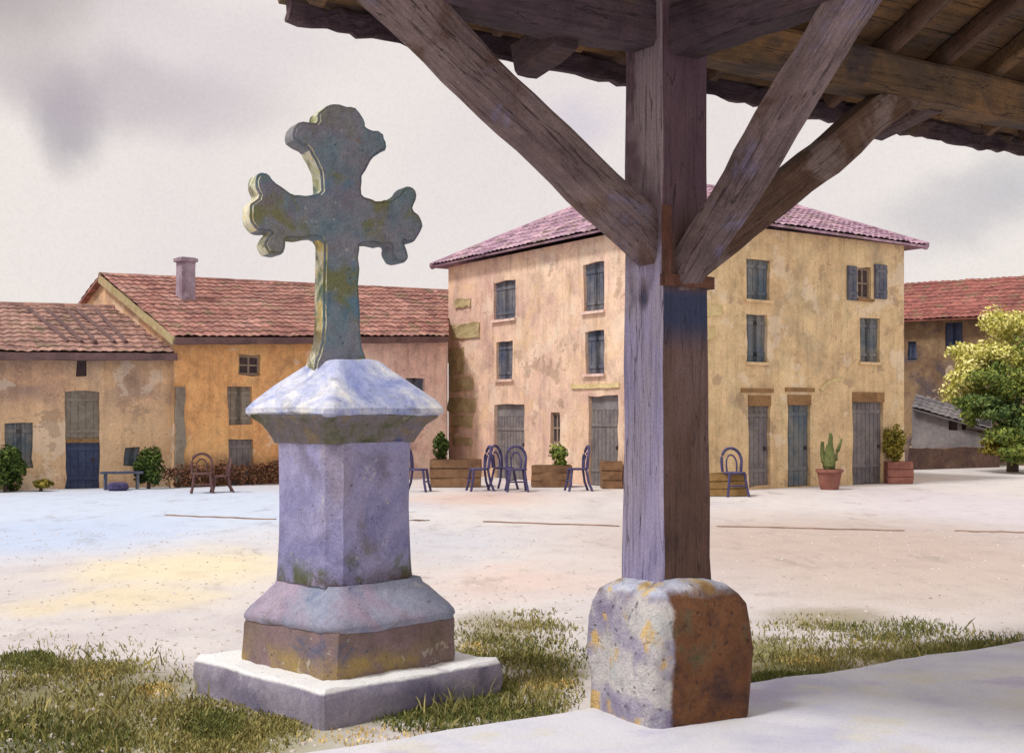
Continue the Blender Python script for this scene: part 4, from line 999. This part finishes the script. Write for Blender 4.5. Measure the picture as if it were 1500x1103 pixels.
while aa < 7.0:
    wd = .10+.03*math.sin(k*2.3)
    if abs(aa) > .18:
        lo = -.50-.04*math.sin(k*1.9); link('rafter', beam(H(aa, lo, rz(lo)+.07), H(aa+.02*math.sin(k), 4.2, rz(4.2)+.07), wd, .13, UX, 16, .02, .006), M['oak'] if k % 3 else M['board'], MH, smooth=35)
    aa += .58+.05*math.sin(k*3.1); k += 1
# boarding, laid along the eave
bm = None
nb = 20
for i in range(nb):
    lo = -.60+4.8*i/nb; hi = lo+4.8/nb-.008
    c_ = H(2.5, (lo+hi)/2, rz((lo+hi)/2)+.155)
    b_ = bx(c_, (UX, sdir, UX.cross(sdir)), (4.64, (hi-lo)/2*math.sqrt(1+SL*SL), .012), (30, 1, 1), .012, 1.1+.2*i/nb, .003)
    me = bpy.data.meshes.new('tmp'); b_.to_mesh(me); b_.free()
    if bm is None: bm = bmesh.new()
    bm.from_mesh(me); bpy.data.meshes.remove(me)
link('boarding', bm, M['board'], MH)
e0, e1 = H(-2.2, -.72, rz(-.72)+.18), H(7.1, -.72, rz(-.72)+.18); k0, k1 = H(-2.2, 4.2, rz(4.2)+.18), H(7.1, 4.2, rz(4.2)+.18)
link('roof_tiles', tiles((e0, e1, k1, k0), (e0, e1), .04, .2, .05, .36, .05), M['tile_old'], MH)
bm = beam(H(-2.16, -.66, rz(-.66)+.10), H(7.1, -.66, rz(-.66)+.10), .05, .13, VX, 120, .04, .032)
link('eave_board', bm, M['oak_dark'], MH)
# heavy projecting beam ends under the eave
link('beam_end', beam(H(-.72, -.05, 4.03), H(-.75, -.40, 3.93), .19, .20, UX, 6, .02, .01), M['oak_dark'], MH, smooth=35)
link('beam_end', beam(H(2.55, -.05, 4.06), H(2.55, -.60, 3.96), .17, .18, UX, 6, .02, .01), M['oak_dark'], MH, smooth=35)

# ------------------------------------------------------------------ grass and weeds
def blades(mask_list, n, h0, seed, mats):
    rnd = random.Random(seed); bm = bmesh.new(); cnt = 0; tries = 0
    while cnt < n and tries < n*30:
        tries += 1
        x0, y0, x1, y1, dens = rnd.choice(mask_list)
        p = G(rnd.uniform(x0, x1), rnd.uniform(y0, y1))
        cx0, cy0 = (x0+x1)/2, (y0+y1)/2
        qx, qy = (p.x/p.y*F+750-cx0)/((x1-x0)/2), (CH*F/p.y+HY-cy0)/((y1-y0)/2)
        rr_ = qx*qx+qy*qy+.7*mn.noise(Vector((p.x*1.7, p.y*1.7, 4)))
        if rnd.random() > max(0, 1.15-rr_): continue
        if rnd.random() > dens*(.35+1.2*max(0, mn.noise(p*2.2)+.35)): continue
        rel = p-OH; b = rel.dot(VX)
        if b > -.33: continue
        q = p-MC; ca, sa = math.cos(-ROT), math.sin(-ROT); lx, ly = q.x*ca-q.y*sa, q.x*sa+q.y*ca
        if abs(lx) < .70 and abs(ly) < .70: continue
        h_ = h0*rnd.uniform(.4, 1.3); an = rnd.uniform(0, 6.28); w_ = .004+.004*rnd.random(); lean = Vector((rnd.gauss(0, .5), rnd.gauss(0, .5), 0))*h_
        s2 = Vector((math.cos(an), math.sin(an), 0))*w_
        v = [bm.verts.new(p-s2), bm.verts.new(p+s2), bm.verts.new(p+s2*.7+lean*.4+Z*h_*.6), bm.verts.new(p+lean+Z*h_), bm.verts.new(p-s2*.7+lean*.4+Z*h_*.6)]
        bm.faces.new(v); cnt += 1
    return bm
o = link('grass', blades([(-120, 930, 330, 1150, .9), (200, 1020, 470, 1110, .8), (0, 960, 200, 1010, .5), (560, 950, 860, 1080, .7), (640, 890, 860, 985, .45), (1070, 900, 1330, 1015, .6), (1230, 925, 1620, 990, .7)], 22000, .033, 1, None), M['grass_blade']); o['kind'] = 'stuff'
o = link('grass', blades([(-60, 1040, 200, 1140, .9), (260, 1040, 360, 1090, .8), (1320, 930, 1600, 990, 1), (1095, 985, 1250, 1010, 1), (1180, 905, 1420, 940, .25), (520, 1030, 860, 1075, .8), (660, 930, 880, 990, .35), (-20, 955, 110, 990, .7), (640, 985, 760, 1040, .8)], 12000, .035, 2, None), M['grass_dark']); o['kind'] = 'stuff'
o = link('dry_grass', blades([(420, 1062, 640, 1098, 1), (760, 995, 850, 1012, .9), (110, 975, 170, 1000, .9), (200, 1000, 260, 1025, .9), (1140, 960, 1230, 975, .8), (670, 940, 720, 960, .6)], 1600, .022, 3, None), M['straw']); o['kind'] = 'stuff'

rnd = random.Random(9); bm = bmesh.new()
for i in range(2600):
    p = G(rnd.uniform(-60, 1560), 780+330*rnd.random()**1.5)
    if (p-OH).dot(VX) > -.36: continue
    q = p-MC; ca, sa = math.cos(-ROT), math.sin(-ROT)
    if abs(q.x*ca-q.y*sa) < .74 and abs(q.x*sa+q.y*ca) < .74: continue
    r_ = rnd.uniform(.006, .022); n_ = 6; an0 = rnd.random()*6
    top_ = [bm.verts.new(p+Vector((math.cos(an0+k*1.047)*r_*.6, math.sin(an0+k*1.047)*r_*.6, r_*.55))) for k in range(n_)]
    bot_ = [bm.verts.new(p+Vector((math.cos(an0+k*1.047)*r_*rnd.uniform(.8, 1.2), math.sin(an0+k*1.047)*r_*rnd.uniform(.8, 1.2), 0))) for k in range(n_)]
    bm.faces.new(top_)
    for k in range(n_): bm.faces.new((bot_[k], bot_[(k+1) % n_], top_[(k+1) % n_], top_[k]))
M['pebble'] = wash('pale_pebbles', [(.3, C(150, 136, 128)), (.5, C(190, 178, 170)), (.7, C(216, 208, 204))], 9)
o = link('gravel', bm, M['pebble']); o['kind'] = 'stuff'

o = link('weeds', blades([(-100, 940, 330, 1120, .9), (560, 950, 860, 1070, .6), (1090, 920, 1500, 1000, .5)], 900, .11, 8, None), M['grass_blade']); o['kind'] = 'stuff'
